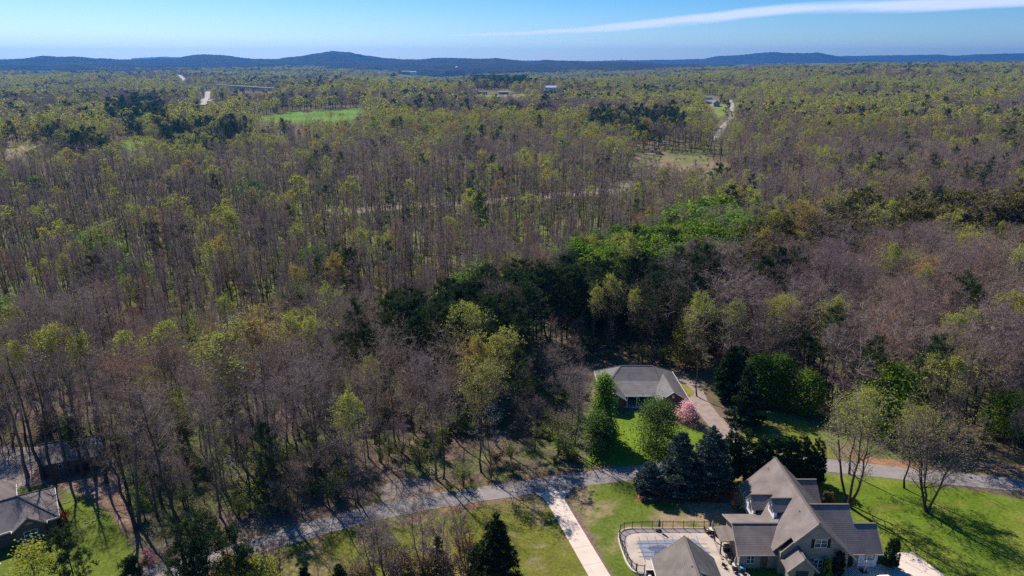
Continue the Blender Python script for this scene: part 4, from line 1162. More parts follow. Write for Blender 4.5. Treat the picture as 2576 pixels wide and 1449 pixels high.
f = MB(); p = K(9.4, 2.0, 4.25); f.box(p[0] - .5, p[1] - .3, p[2] - .15, p[0] + .5, p[1] + .3, p[2] + .12); f.build("skylight", M["white_plastic"], OB)

# ---- far buildings
def simple_house(name, label, cat, px, py, w, d, hw, hr, wall, roof, rot=0.0, windows=3, group=None, lift=0.0):
    g = G(px, py); z = g[2] + lift
    t = thing(name, label, cat, (g[0], g[1], z), group)
    c, s = math.cos(rot), math.sin(rot)
    def T(x, y): return (g[0] + x * c - y * s, g[1] + x * s + y * c)
    def T3(x, y, zz): return (*T(x, y), z + zz)
    b = MB(); b.prism([T(-w / 2, -d / 2), T(w / 2, -d / 2), T(w / 2, d / 2), T(-w / 2, d / 2)], z - 2, z + hw)
    for sx in (-w / 2, w / 2 - .2):
        b.slab([T3(sx, -d / 2, hw), T3(sx, d / 2, hw), T3(sx, 0, hw + hr * .95)], .2, (c, s, 0))
    b.build("wall", wall, t)
    o = .5
    rf("roof", [T3(-w / 2 - o, 0, hw + hr), T3(-w / 2 - o, -d / 2 - o, hw - .1), T3(w / 2 + o, -d / 2 - o, hw - .1), T3(w / 2 + o, 0, hw + hr)], roof, t, .2)
    rf("roof", [T3(-w / 2 - o, 0, hw + hr), T3(w / 2 + o, 0, hw + hr), T3(w / 2 + o, d / 2 + o, hw - .1), T3(-w / 2 - o, d / 2 + o, hw - .1)], roof, t, .2)
    for k in range(windows):
        x = -w / 2 + w * (k + .5) / windows
        b = MB(); b.slab([T3(x - .6, -d / 2 - .03, hw * .4), T3(x + .6, -d / 2 - .03, hw * .4), T3(x + .6, -d / 2 - .03, hw * .8), T3(x - .6, -d / 2 - .03, hw * .8)], .06, (-s, c, 0)); b.build("window", M["glass"], t)
    return t
simple_house("farmhouse", "white farmhouse with low wings beside the straight country road", "house", 1781, 261, 24, 9, 4, 3.4, M["white"], M["metal_roof"], R(8), 5)
simple_house("farmhouse", "pale grey shed with gable end beside a dark conifer on the far lawn", "shed", 1800, 267, 17, 11, 6, 4.5, M["pale_siding"], M["grey_roof"], R(86), 2)
simple_house("farmhouse", "small white farm building with tan roof behind the farmhouse", "house", 1781, 250, 16, 8, 4, 3, M["white"], M["trim"], R(0), 2)
simple_house("barn", "long white metal barn beyond the far field", "barn", 1384, 231, 28, 14, 7, 4, M["white"], M["metal_roof"], R(4), 3, lift=3)
simple_house("shed", "low grey shed at the far edge of the tan field", "shed", 1209, 237, 30, 9, 4, 2.5, M["pale_siding"], M["grey_roof"], R(2), 3, lift=1)
simple_house("shed", "low pale shed under trees at the far edge of the field", "shed", 1267, 237, 22, 8, 4, 2.5, M["pale_siding"], M["trim"], R(-3), 3, lift=1)
simple_house("cottage", "tiny white roofed cottage among trees at the roadside bend", "house", 1862, 262, 14, 9, 4, 3, M["white"], M["metal_roof"], R(10), 2, lift=8)
for k, (px, py, w, hgt, lab) in enumerate([(1022, 188, 62, 8, "wide low brown town building left of the white blocks"), (1040, 191, 44, 14, "white town block with flat top below the wide brown building"), (1075, 188, 110, 9, "longest low town building with a pale roof"), (1089, 191, 70, 10, "white flat town building in front of the longest roof"),
                                           (1128, 189, 80, 8, "low grey town building near the water tower"), (1146, 186, 50, 15, "white town block under the water tower"), (1168, 187, 46, 12, "cream town building at the right end of the town")]):
    simple_house("town_building", lab, "building", px, py, w, 40, hgt, 2.5, M["white"] if k % 2 else M["pale_siding"], M["metal_roof"] if k % 3 else M["trim"], 0, 4, "town buildings", lift=16)
wt = G(1150, 186)
t = thing("water_tower", "small white water tower rising above the far town", "water tower", tuple(wt))
b = MB(); b.lathe(tuple(wt), [(3, 0), (3, 42)], 8); b.build("column", M["white"], t)
b = MB(); b.lathe((wt[0], wt[1], wt[2] + 42), [(3, 0), (12, 4), (13, 9), (9, 13), (2, 15)], 16); b.build("tank", M["white"], t)
for (px, top, dist, lab) in ((832, 122, 9000, "thin radio mast on the rounded summit"), (1005, 138, 9000, "thin radio mast on the ridge right of the summit"), (1563, 146, 9000, "thin radio mast where the ridge meets the blue mountains"), (648, 161, 4200, "lattice mast among the far woods below the ridge")):
    dx, dy, dz = ray(px, top); hd = math.hypot(dx, dy)
    x_, y_, zt = dx / hd * dist, dy / hd * dist, CZ + dz / hd * dist
    mst = thing("radio_mast", lab, "mast", (x_, y_, zt - 75))
    b = MB(); b.bar((x_, y_, zt - 75), (x_, y_, zt), 2.2); b.build("mast_pole", M["galv"], mst)
    b = MB(); b.bar((x_ - 2, y_, zt - 22), (x_ + 2, y_, zt - 22), 1.6, 3); b.build("dish", M["galv"], mst)
# overpass
g0_ = G(572, 235); g1_ = G(690, 235)
zt = max(g0_[2], g1_[2]) + 9
dd_ = (g0_ + g1_) / 2
ob = thing("overpass", "pale flyover bridge with a shadowed underside across the highway cutting", "bridge", (dd_[0], dd_[1], zt - 9))
b = MB(); b.slab([(g0_[0] - 30, g0_[1] - 5, zt), (g1_[0] + 40, g1_[1] - 5, zt), (g1_[0] + 40, g1_[1] + 9, zt), (g0_[0] - 30, g0_[1] + 9, zt)], 2.0); b.build("bridge_deck", M["hwy"], ob)
b = MB(); b.box(g0_[0] - 30, g0_[1] - 5.4, zt - .4, g1_[0] + 40, g0_[1] - 5, zt + 1.2); b.build("parapet", M["hwy"], ob)
for k in range(6):
    x_ = g0_[0] + (g1_[0] - g0_[0]) * (k + .3) / 6
    b = MB(); b.box(x_ - 1, dd_[1] - 3, zt - 16, x_ + 1, dd_[1] + 6, zt - 2); b.build("pier", M["hwy"], ob)
# ================================================================== SMALL THINGS ROUND THE HOUSES
def umbrella(x, y, z, h, label, m, folded=True):
    t = thing("patio_umbrella", label, "umbrella", (x, y, z))
    b = MB(); b.lathe((x, y, z), [(.035, 0), (.035, h)], 8); b.build("pole", M["galv"], t)
    b = MB(); b.lathe((x, y, z + h * .38), [(.10, 0), (.24, .1), (.22, h * .3), (.13, h * .5), (.05, h * .6)], 10); b.build("canopy", m, t)
    b = MB(); b.lathe((x, y, z), [(.5, 0), (.5, .12), (.2, .2)], 12); b.build("base", M["shutter"], t)
    return t
um = umbrella(24.66, 100.45, .15, 2.35, "tall folded dark grey umbrella on a base by the pool fence", M["umbrella"])
b = MB(); b.bar((24.66, 100.45, 2.3), (24.1, 100.2, 2.5), .06); b.bar((24.1, 100.2, 2.5), (24.05, 100.18, .5), .05); b.build("side_arm", M["galv"], um)

def wicker_chair(name, label, x, y, rot, group=None, cushion=True, z=.15):
    t = thing(name, label, "chair", (x, y, z), group)
    c, s = math.cos(rot), math.sin(rot)
    def T(a, b_): return (x + a * c - b_ * s, y + a * s + b_ * c)
    def bx(mb, a0, b0, z0, a1, b1, z1):
        mb.prism([T(a0, b0), T(a1, b0), T(a1, b1), T(a0, b1)], z + z0, z + z1)
    m = MB(); bx(m, -.3, -.3, .36, .3, .3, .42); m.build("seat", M["wicker"], t)
    m = MB(); bx(m, -.3, .25, .42, .3, .31, .95); m.build("backrest", M["wicker"], t)
    for sx in (-.3, .25):
        m = MB(); bx(m, sx, -.3, .6, sx + .05, .25, .65); m.build("armrest", M["wicker"], t)
        for sy in (-.3, .25):
            m = MB(); bx(m, sx, sy, 0, sx + .05, sy + .05, .6 if sy < 0 else .36); m.build("leg", M["wicker"], t)
    if cushion:
        m = MB(); bx(m, -.25, -.27, .42, .25, .23, .52); m.build("cushion", M["cushion"], t)
    return t
def round_table(x, y, label, r=.6, z=.15):
    t = thing("patio_table", label, "table", (x, y, z))
    m = MB(); m.lathe((x, y, z + .68), [(r, 0), (r, .05)], 16); m.build("table_top", M["cushion"], t)
    for k in range(4):
        a = k * math.pi / 2 + .6
        m = MB(); m.bar((x + .4 * math.cos(a), y + .4 * math.sin(a), z), (x + .3 * math.cos(a), y + .3 * math.sin(a), z + .69), .05); m.build("leg", M["wicker"], t)
    return t
round_table(33.55, 100.2, "round patio table with a striped umbrella by the fence corner")
umbrella(33.55, 100.25, .15, 2.3, "folded striped umbrella standing at the table by the fence corner", M["light_umbrella"])
for k, (dx, dy, ro, la) in enumerate(((-.95, .1, 1.57, "west"), (-.55, -.85, 2.6, "near west"), (.45, -.95, 3.5, "near east"), (.95, -.1, -1.57, "far east"), (0.1, .85, 0, "fence"))):
    wicker_chair("patio_chair", f"dark wicker chair with cream cushion on the {('pool', 'pool corner', 'house corner', 'house', 'fence')[k]} side of the fence table", 33.55 + dx, 100.2 + dy, ro, "chairs round the fence corner table")
wicker_chair("patio_chair", "empty dark wicker armchair alone on the deck near the pool house", 33.1, 91.5, 2.2, None, False)
wicker_chair("patio_chair", "cream cushioned lounge chair under the patio cover edge", 34.2, 92.7, -1.4)
wicker_chair("patio_chair", "cream cushioned lounge chair nearest the patio post", 34.2, 93.6, -1.6)
round_table(34.7, 91.3, "round patio table near the house door with a pale umbrella", .5)
umbrella(34.7, 91.35, .15, 2.2, "folded pale striped umbrella near the house door", M["light_umbrella"])
wicker_chair("patio_chair", "dark wicker chair behind the pale umbrella near the house door", 34.4, 90.5, 3.0, None, False)
wicker_chair("patio_chair", "dark wicker chair beside the blue cooler", 35.6, 90.2, 2.6, None, False)
ck = thing("cooler", "bright blue cooler chest on the patio by the house door", "cooler", (35.75, 91.0, .15))
b = MB(); b.box(35.4, 90.75, .15, 36.1, 91.25, .55); b.build("chest", M["blue_plastic"], ck)
b = MB(); b.box(35.38, 90.73, .55, 36.12, 91.27, .63); b.build("lid", M["blue_plastic"], ck)
gl = thing("grill", "dark covered barbecue grill under the patio cover", "grill", (34.4, 95.4, .15))
b = MB(); b.box(34.0, 95.1, .15, 35.0, 95.7, .95); b.build("cabinet", M["black"], gl)
b = MB(); b.prism([(34.05, 95.12), (34.95, 95.12), (34.95, 95.68), (34.05, 95.68)], .95, [1.15, 1.15, 1.35, 1.35]); b.build("hood", M["galv"], gl)
tb = thing("trash_bin", "dark lidded bin behind the left wing of the brick house", "bin", (39.4, 104.6, 0))
b = MB(); b.lathe((39.4, 104.6, 0), [(.28, 0), (.34, .95)], 10); b.build("barrel", M["bin"], tb)
b = MB(); b.lathe((39.4, 104.6, .95), [(.36, 0), (.36, .07), (.1, .12)], 10); b.build("lid", M["bin"], tb)
ad = thing("garden_chair", "orange garden chair at the back corner of the brick house", "chair", (39.2, 107.0, 0))
b = MB(); b.slab([(38.9, 106.7, .42), (39.5, 106.7, .42), (39.5, 107.3, .34), (38.9, 107.3, .34)], .06); b.build("seat", M["orange"], ad)
b = MB(); b.slab([(38.9, 107.25, .36), (39.5, 107.25, .36), (39.5, 107.6, 1.15), (38.9, 107.6, 1.15)], .06, (0, 1, 0)); b.build("backrest", M["orange"], ad)
for lx in (38.93, 39.47):
    for ly in (106.75, 107.3):
        b = MB(); b.box(lx - .03, ly - .03, 0, lx + .03, ly + .03, .40); b.build("leg", M["orange"], ad)
    b = MB(); b.box(lx - .05, 106.7, .55, lx + .05, 107.4, .6); b.build("armrest", M["orange"], ad)
hy = thing("fire_hydrant", "small red fire hydrant on the verge across from the driveway", "hydrant", (11.3, 118.2, 0))
b = MB(); b.lathe((11.3, 118.2, 0), [(.16, 0), (.16, .08), (.11, .1), (.11, .55), (.14, .57), (.13, .66), (.05, .76)], 10); b.build("barrel", M["red_paint"], hy)
for s in (-1, 1):
    b = MB(); b.tube([(11.3 + s * .08, 118.2, .42), (11.3 + s * .22, 118.2, .42)], .06, 8); b.build("nozzle", M["red_paint"], hy)
hoop = thing("basketball_hoop", "portable basketball hoop with clear backboard before the garage", "basketball hoop", (54.45, 91.0, 0))
b = MB(); b.bar((54.45, 90.6, .2), (54.45, 90.35, 2.75), .11); b.bar((54.45, 90.35, 2.7), (54.45, 89.95, 3.2), .08); b.build("pole", M["white_plastic"], hoop)
b = MB(); b.box(54.0, 90.3, .0, 54.9, 91.3, .2); b.build("base", M["black"], hoop)
b = MB(); b.box(53.75, 89.88, 2.95, 55.15, 89.93, 3.85); bb = b.build("backboard", M["pale_siding"], hoop)
b = MB()
for (x0, z0, x1, z1) in ((53.72, 2.92, 55.18, 2.99), (53.72, 3.81, 55.18, 3.88), (53.72, 2.99, 53.79, 3.81), (55.11, 2.99, 55.18, 3.81), (54.2, 3.08, 54.7, 3.12), (54.2, 3.42, 54.7, 3.46)):
    b.box(x0, 89.84, z0, x1, 89.88, z1)
b.build("backboard_frame", M["black"], bb)
b = MB(); n_ = 14
ring = [(54.45 + .23 * math.cos(2 * math.pi * i / n_), 89.6 + .23 * math.sin(2 * math.pi * i / n_), 3.05) for i in range(n_ + 1)]
b.tube(ring, .02, 5); b.build("rim", M["orange"], hoop)

def car(x, y, rot, label):
    t = thing("parked_car", label, "car", (x, y, .02))
    c, s = math.cos(rot), math.sin(rot)
    def T(a, b_, z): return (x + a * c - b_ * s, y + a * s + b_ * c, z + .02)
    def loft(mb, secs):
        k = len(mb.V); m = len(secs[0])
        for sc in secs: mb.V += [T(*p) for p in sc]
        for i in range(len(secs) - 1):
            for j in range(m):
                mb.F.append([k + i * m + j, k + i * m + (j + 1) % m, k + (i + 1) * m + (j + 1) % m, k + (i + 1) * m + j])
        mb.F.append([k + i for i in range(m)][::-1]); mb.F.append([k + (len(secs) - 1) * m + i for i in range(m)])
    def sec(a, w, zb, zt): return [(a, -w, zb), (a, -w * 1.02, (zb + zt) / 2), (a, -w * .88, zt), (a, w * .88, zt), (a, w * 1.02, (zb + zt) / 2), (a, w, zb)]
    b = MB(); loft(b, [sec(-2.3, .75, .35, .7), sec(-2.1, .88, .28, .95), sec(-.9, .92, .25, 1.02), sec(1.4, .92, .25, 1.02), sec(2.2, .85, .3, .98), sec(2.35, .75, .4, .8)]); b.build("body", M["car_paint"], t, True)
    b = MB(); loft(b, [sec(-1.05, .8, .98, 1.02), sec(-.45, .78, .98, 1.5), sec(.1, .78, .98, 1.62), sec(1.3, .78, .98, 1.6), sec(1.95, .76, .98, 1.08)]); b.build("cabin", M["glass"], t, True)
    b = MB(); loft(b, [sec(-.5, .70, 1.5, 1.55), sec(.1, .74, 1.58, 1.68), sec(1.3, .74, 1.56, 1.66), sec(1.55, .68, 1.42, 1.52)]); b.build("roof", M["car_paint"], t, True)
    for a in (-1.45, 1.4):
        for b_ in (-.86, .86):
            w = MB(); q = [T(a, b_ - .1, .33), T(a, b_ + .1, .33)]; w.tube(q, .33, 14); wh = w.build("wheel", M["rubber"], t)
            w = MB(); q = [T(a, b_ - .11, .33), T(a, b_ + .11, .33)]; w.tube(q, .2, 12); w.build("rim", M["galv"], wh)
    for b_ in (-.6, .6):
        w = MB(); p = T(-2.28, b_, .62); w.box(p[0] - .15, p[1] - .08, p[2] - .07, p[0] + .15, p[1] + .08, p[2] + .07); w.build("headlight", M["white_plastic"], t)
car(55.4, 87.3, R(4), "white car parked on the court below the garage, only its roof showing")

def stone_wall(pts, label, h=.2, name="stone_edging", m=None):
    t = thing(name, label, "edging", (*pts[0], 0))
    rg = np.random.default_rng(int(abs(pts[0][0]) * 10))
    ln = smooth_line([np.array(p, float) for p in pts], 10)
    seg = np.linalg.norm(np.diff(ln, axis=0), axis=1).sum(); n = max(4, int(seg / .36))
    for k in range(n):
        p = ln[int(k / n * (len(ln) - 1))]
        r_ = rg.uniform(.12, .21)
        b = MB(); b.lathe((p[0] + rg.normal() * .05, p[1] + rg.normal() * .05, -.05), [(r_ * .8, 0), (r_, h * .5 * rg.uniform(.7, 1.2)), (r_ * .6, h * rg.uniform(.8, 1.2))], 7); b.build("stone", m or M["stone"], t)
    return t
def Pp(a, c): return tuple(P(a, c)[:2])
stone_wall([Pp(160, 1268), Pp(192, 1258), Pp(220, 1257)], "upper row of pale stones across the shaded yard by the white fascia")
stone_wall([Pp(168, 1345), Pp(192, 1340), Pp(218, 1331)], "lowest row of pale stones across the green yard")
stone_wall([Pp(214, 1318), Pp(232, 1312), Pp(255, 1308)], "middle row of pale stones curving on the green yard")
stone_wall([Pp(234, 1285), Pp(240, 1292), Pp(248, 1296)], "short heap of pale stones at the yard edge")
def log(p, q, r, label):
    p, q = Vector((*P(*p)[:2], r)), Vector((*P(*q)[:2], r))
    t = thing("fallen_log", label, "log", (p.x, p.y, 0))
    b = MB(); b.tube([p, p.lerp(q, .5) + Vector((0, .1, .03)), q], r, 7); b.build("stem", M["log"], t)
    b = MB(); m_ = p.lerp(q, .4); b.tube([m_, m_ + Vector((.4, -.5, .15))], r * .5, 6); b.build("broken_branch", M["log"], t)
log((1432, 1183), (1462, 1185), .18, "pale sawn log lying on the verge by the hydrant")
log((1336, 1236), (1350, 1245), .1, "pale broken branch lying on the lawn left of the driveway mouth")
log((2330, 1322), (2350, 1332), .05, "thin pale twig litter on the bright lawn under the second lone tree")
# ================================================================== TREES
def multi_mesh(name, groups):
    """one mesh from several (Tri, material) groups"""
    groups = [(t, m) for t, m in groups if t is not None and t.V]
    V, F, A, I, n = [], [], [], [], 0
    for k, (t, m) in enumerate(groups):
        v = np.concatenate(t.V); f = np.concatenate(t.F) + n
        V.append(v); F.append(f); A.append(np.concatenate(t.A)); I.append(np.full(len(f), k, np.int32)); n += len(v)
    me = to_mesh(name, np.concatenate(V), np.concatenate(F), groups[0][1], np.concatenate(A))
    for _, m in groups[1:]:
        me.materials.append(m)
    me.polygons.foreach_set("material_index", np.concatenate(I))
    return me

def unit(v):
    return v / (np.linalg.norm(v, axis=-1, keepdims=True) + 1e-9)

def broadleaf(rng, H=22.0, clear=.45, spread=.2, lod=0, stems=1, splay=1.0, leaf_n=0, leaf_s=.28, bud_n=0, top=0.0, twig_k=1.0, fork=0.0, r0=None, low=False):
    """trunk, limbs, twigs and (if any) leaves of one broadleaf tree; lod 0 near, 1 middle, 2 far"""
    T, C, Lf, Bd = Tri(), Tri(), Tri(), Tri()
    nprim, nsec, nter, ntw = ((15, 5, 5, 5), (9, 4, 4, 2), (5, 3, 4, 0))[lod]
    sides = ((7, 4), (4, 3), (3, 3))[lod]
    r0 = r0 or H * .0078
    tips_p, tips_d = [], []
    for s in range(stems):
        az0 = rng.uniform(0, 6.28) + s * 6.28 / max(1, stems)
        lean = (0.0 if stems == 1 else rng.uniform(.16, .3) * splay) + rng.normal() * .02
        hh = H * (1 if s == 0 else rng.uniform(.75, .98))
        tt = np.linspace(0, 1, (9, 5, 3)[lod])
        wob = np.cumsum(rng.normal(size=(len(tt), 2)) * .010 * hh, 0); wob -= wob[0]
        path = np.stack([math.cos(az0) * lean * hh * tt ** .8 + wob[:, 0], math.sin(az0) * lean * hh * tt ** .8 + wob[:, 1], hh * tt * .97], 1)
        if stems > 1: path[:, :2] += np.array([math.cos(az0), math.sin(az0)]) * r0 * 1.2
        rad = r0 * (1 - tt) ** .85 * (.8 if stems > 1 else 1) + .025
        rad[0] *= 1.35
        T.tube(path, rad, sides[0], rng.random())
        npm = nprim if stems == 1 else max(5, int(nprim * .6))
        for k in range(npm):
            u = (k + rng.random()) / npm
            t = clear + (1 - clear) * u * .97
            p = np.array([np.interp(t, tt, path[:, q]) for q in range(3)])
            az = k * 2.4 + rng.normal() * .4 + s
            shape = .45 + .75 * math.sin(math.pi * min(1, u * .85 + .12))
            if low: shape = 1.15 - .5 * u
            Lp_ = spread * H * shape * rng.uniform(.75, 1.2)
            el = R(rng.uniform(22, 46) + 24 * u + fork)
            d = np.array([math.cos(az) * math.cos(el), math.sin(az) * math.cos(el), math.sin(el)])
            q = np.linspace(0, 1, (5, 3, 2)[lod])
            bend = rng.normal(size=3) * .12
            bp = p + d * Lp_ * q[:, None] + (np.array([0, 0, .22]) + bend) * Lp_ * (q ** 2)[:, None]
            rb = max(.03, np.interp(t, tt, rad) * .55)
            T.tube(bp, rb * (1 - q * .8), sides[1], rng.random())
            for j in range(nsec):
                sj = .25 + .75 * (j + rng.random()) / nsec
                b0 = np.array([np.interp(sj, q, bp[:, a]) for a in range(3)])
                dd = unit(d * .7 + rng.normal(size=3) * .55 + np.array([0, 0, .35]))
                L2 = Lp_ * rng.uniform(.35, .6) * (1.15 - .4 * sj)
                e0 = b0 + dd * L2
                if lod == 0:
                    C.tube(np.stack([b0, b0 + dd * L2 * .5 + rng.normal(size=3) * .05 * L2, e0]), np.array([rb * .42, rb * .3, .012]), 3, rng.random())
                else:
                    C.blades(b0[None], dd[None], L2, (0, .12, .2)[lod], rng)
                m = rng.uniform(.2, 1, nter)
                tp = b0 + dd * L2 * m[:, None]
                td = unit(dd * .55 + rng.normal(size=(nter, 3)) * .6 + np.array([0, 0, .25]))
                TL = L2 * rng.uniform(.5, .95, nter)
                C.blades(tp, td, TL, (.046, .07, .22)[lod] * twig_k, rng)
                te = tp + td * TL[:, None]
                if ntw:
                    f = rng.uniform(.25, 1, (nter, ntw))
                    wp = (tp[:, None] + td[:, None] * (TL[:, None] * f)[..., None]).reshape(-1, 3)
                    wd = unit((td[:, None] * .6 + rng.normal(size=(nter, ntw, 3)) * .6 + np.array([0, 0, .2])).reshape(-1, 3))
                    wlen = (np.repeat(TL, ntw) * rng.uniform(.5, .9, nter * ntw)).clip(.35, 1.3)
                    C.blades(wp, wd, wlen, (.030, .062)[min(lod, 1)] * twig_k, rng)
                    tips_p.append(wp + wd * wlen[:, None])
                tips_p.append(te)
    tp = np.concatenate(tips_p)
    if leaf_n:
        zz = (tp[:, 2] - tp[:, 2].min()) / (np.ptp(tp[:, 2]) + 1e-6)
        w = (.06 + zz ** (1 + 2.2 * top)); w /= w.sum()
        i = rng.choice(len(tp), leaf_n, p=w)
        Lf.leaves(tp[i] + rng.normal(size=(leaf_n, 3)) * leaf_s * .9, leaf_s, rng, np.array([0, 0, 1.0]), .25)
    if bud_n:
        i = rng.choice(len(tp), bud_n)
        Bd.leaves(tp[i] + rng.normal(size=(bud_n, 3)) * .12, (.13, .26, .6)[lod], rng)
    return T, C, Lf, Bd

def full_crown(rng, H=14.0, W=4.5, base=.15, lod=0, clumps=70, per=60, size=.34, columnar=False, weep=False):
    """leafy crown made of many clumps of leaves spread through an uneven volume"""
    T, Lf = Tri(), Tri()
    clumps, per, size = ((clumps, per, size), (40, 36, .5), (12, 16, 1.25))[lod]
    tt = np.linspace(0, 1, (6, 4, 2)[lod])
    path = np.stack([rng.normal() * .15 * tt, rng.normal() * .15 * tt, H * .85 * tt], 1)
    T.tube(path, (H * .013) * (1 - tt * .85) + .02, (6, 4, 3)[lod], .4)
    lob = rng.uniform(.78, 1.18, 7)
    for k in range(clumps):
        u = rng.random() ** .85
        az = rng.uniform(0, 6.28)
        prof = math.sin(math.pi * min(1, .14 + u * .83)) ** .7 if not columnar else (1 - u ** 3) ** .6 * (.75 + .25 * math.sin(u * 9))
        lobe = np.interp(az, np.linspace(0, 6.28, 8), np.append(lob, lob[0]))
        rr = W * prof * lobe * (rng.random() ** .35) * .92
        c = np.array([math.cos(az) * rr, math.sin(az) * rr, H * (base + (1 - base) * u)])
        if lod < 2 and k % 2 == 0:
            st = np.array([0, 0, c[2] * rng.uniform(.55, .8)])
            T.tube(np.stack([st, (st + c) / 2 + np.array([0, 0, -.1]), c]), np.array([.07, .05, .015]) * H / 14, 3, .4)
        cs = W * rng.uniform(.16, .30)
        o = rng.normal(size=(per, 3)) * cs * np.array([1, 1, .62])
        if weep: o[:, 2] -= np.abs(o[:, 0]) * .4
        nrm = unit(c - np.array([0, 0, H * .45])) * .6 + np.array([0, 0, .8])
        Lf.leaves(c + o, size, rng, nrm[None], .4)
    return T, Lf

def pine(rng, H=20.0, clear=.42, W=.17, lod=0, dead=True):
    T, N = Tri(), Tri()
    n, nc, nb, bl, bw = ((34, 7, 16, .62, .12), (17, 4, 9, 1.1, .34), (8, 3, 6, 2.0, .8))[lod]
    tt = np.linspace(0, 1, (7, 4, 2)[lod])
    wob = np.cumsum(rng.normal(size=(len(tt), 2)) * .006 * H, 0); wob -= wob[0]
    path = np.stack([wob[:, 0], wob[:, 1], H * tt], 1)
    T.tube(path, H * .0088 * (1 - tt) ** .9 + .03, (6, 4, 3)[lod], .5)
    for k in range(n):
        u = (k + rng.random()) / n
        t = clear + (1 - clear) * u
        p = np.array([np.interp(t, tt, path[:, q]) for q in range(3)])
        az = k * 2.4 + rng.normal() * .5
        L_ = W * H * (.35 + .85 * math.sin(math.pi * min(1, .28 + u * .72))) * rng.uniform(.55, 1.25)
        el = R(rng.uniform(-8, 18) + 32 * u)
        d = np.array([math.cos(az) * math.cos(el), math.sin(az) * math.cos(el), math.sin(el)])
        e = p + d * L_ + np.array([0, 0, .12 * L_])
        if lod < 2: T.tube(np.stack([p, (p + e) / 2, e]), np.array([.06, .045, .015]) * H / 20, 3, .5)
        for c in range(nc):
            f = .35 + .65 * (c + rng.random()) / nc
            cp = p + (e - p) * f + rng.normal(size=3) * .13 * L_
            dirs = unit(rng.normal(size=(nb, 3)) + d * .5 + np.array([0, 0, .5]))
            N.blades(cp + dirs * -.1 + rng.normal(size=(nb, 3)) * .16 * (1 + lod), dirs, bl * rng.uniform(.7, 1.2, nb), bw, rng)
    if dead and lod == 0:
        for k in range(9):
            z = H * rng.uniform(min(.18, clear * .5), clear); az = rng.uniform(0, 6.28)
            T.blades(np.array([[0, 0, z]]), np.array([[math.cos(az), math.sin(az), -.05]]), rng.uniform(.8, 2), .08, rng)
    return T, N

def cone(rng, H=12.0, W=3.0, n=4200, size=.42, power=.9, lod=0, rough=.25, skirt=0.02, up=.25):
    """dense evergreen: layered sprays on a cone, or a column when power is small"""
    T, N = Tri(), Tri()
    tt = np.linspace(0, 1, 4)
    T.tube(np.stack([tt * 0, tt * 0, H * .96 * tt], 1), H * .012 * (1 - tt) + .02, 5, .5)
    nb = int(H * 9)
    bt = np.sort(rng.random(nb)) ; baz = np.arange(nb) * 2.4 + rng.normal(size=nb) * .3
    bl = W * (1 - bt) ** power * rng.uniform(1 - rough * 1.6, 1 + rough * .7, nb) + .12
    w = bl / bl.sum()
    i = rng.choice(nb, int(n), p=w)
    f = rng.random(n) ** .45
    az = baz[i] + rng.normal(size=n) * .24 / (.35 + f)
    rr = bl[i] * f
    z = H * (skirt + (1 - skirt) * bt[i]) + rr * up - .10 * rr * f + rng.normal(size=n) * .12
    p = np.stack([np.cos(az) * rr, np.sin(az) * rr, np.clip(z, .05, H * 1.02)], 1)
    d = unit(np.stack([np.cos(az), np.sin(az), np.full(n, up + .15)], 1) + rng.normal(size=(n, 3)) * .35)
    h = n // 2
    N.leaves(p[:h], size * (.55 + .6 * (1 - bt[i][:h])), rng, d[:h], .45)
    N.blades(p[h:] - d[h:] * size * .4, d[h:], size * 1.5, size * .55, rng)
    N.blades(np.array([[0, 0, H * .9]]), np.array([[0, 0, 1.0]]), H * .13, .12, rng)
    return T, N

def shrub(rng, H=3.5, W=2.0, lod=0, leafy=1.0):
    T, C, Lf = Tri(), Tri(), Tri()
    ns = (9, 5, 3)[lod]
    per, size = ((46, .20), (14, .42), (7, .9))[lod]
    for k in range(ns):
        az = rng.uniform(0, 6.28); a = rng.uniform(.1, .9) * W
        e = np.array([math.cos(az) * a, math.sin(az) * a, H * rng.uniform(.55, 1)])
        if lod < 2: T.tube(np.stack([np.array([0, 0, 0]), e * np.array([.4, .4, .6]), e]), np.array([.05, .035, .012]), 3, .5)
        m = (26, 8, 2)[lod]
        C.blades(e * rng.uniform(.35, 1, (m, 1)), unit(rng.normal(size=(m, 3)) + e * .5 + np.array([0, 0, .5])), rng.uniform(.5, 1.2, m), (.035, .09, .2)[lod], rng)
        q = int(per * leafy)
        for c in range(2):
            o = e * rng.uniform(.55, 1.02) + rng.normal(size=3) * .25
            Lf.leaves(o + rng.normal(size=(q, 3)) * np.array([.42, .42, .38]) * W * .5, size, rng, np.array([0, 0, 1.0]), .2)
    return T, C, Lf

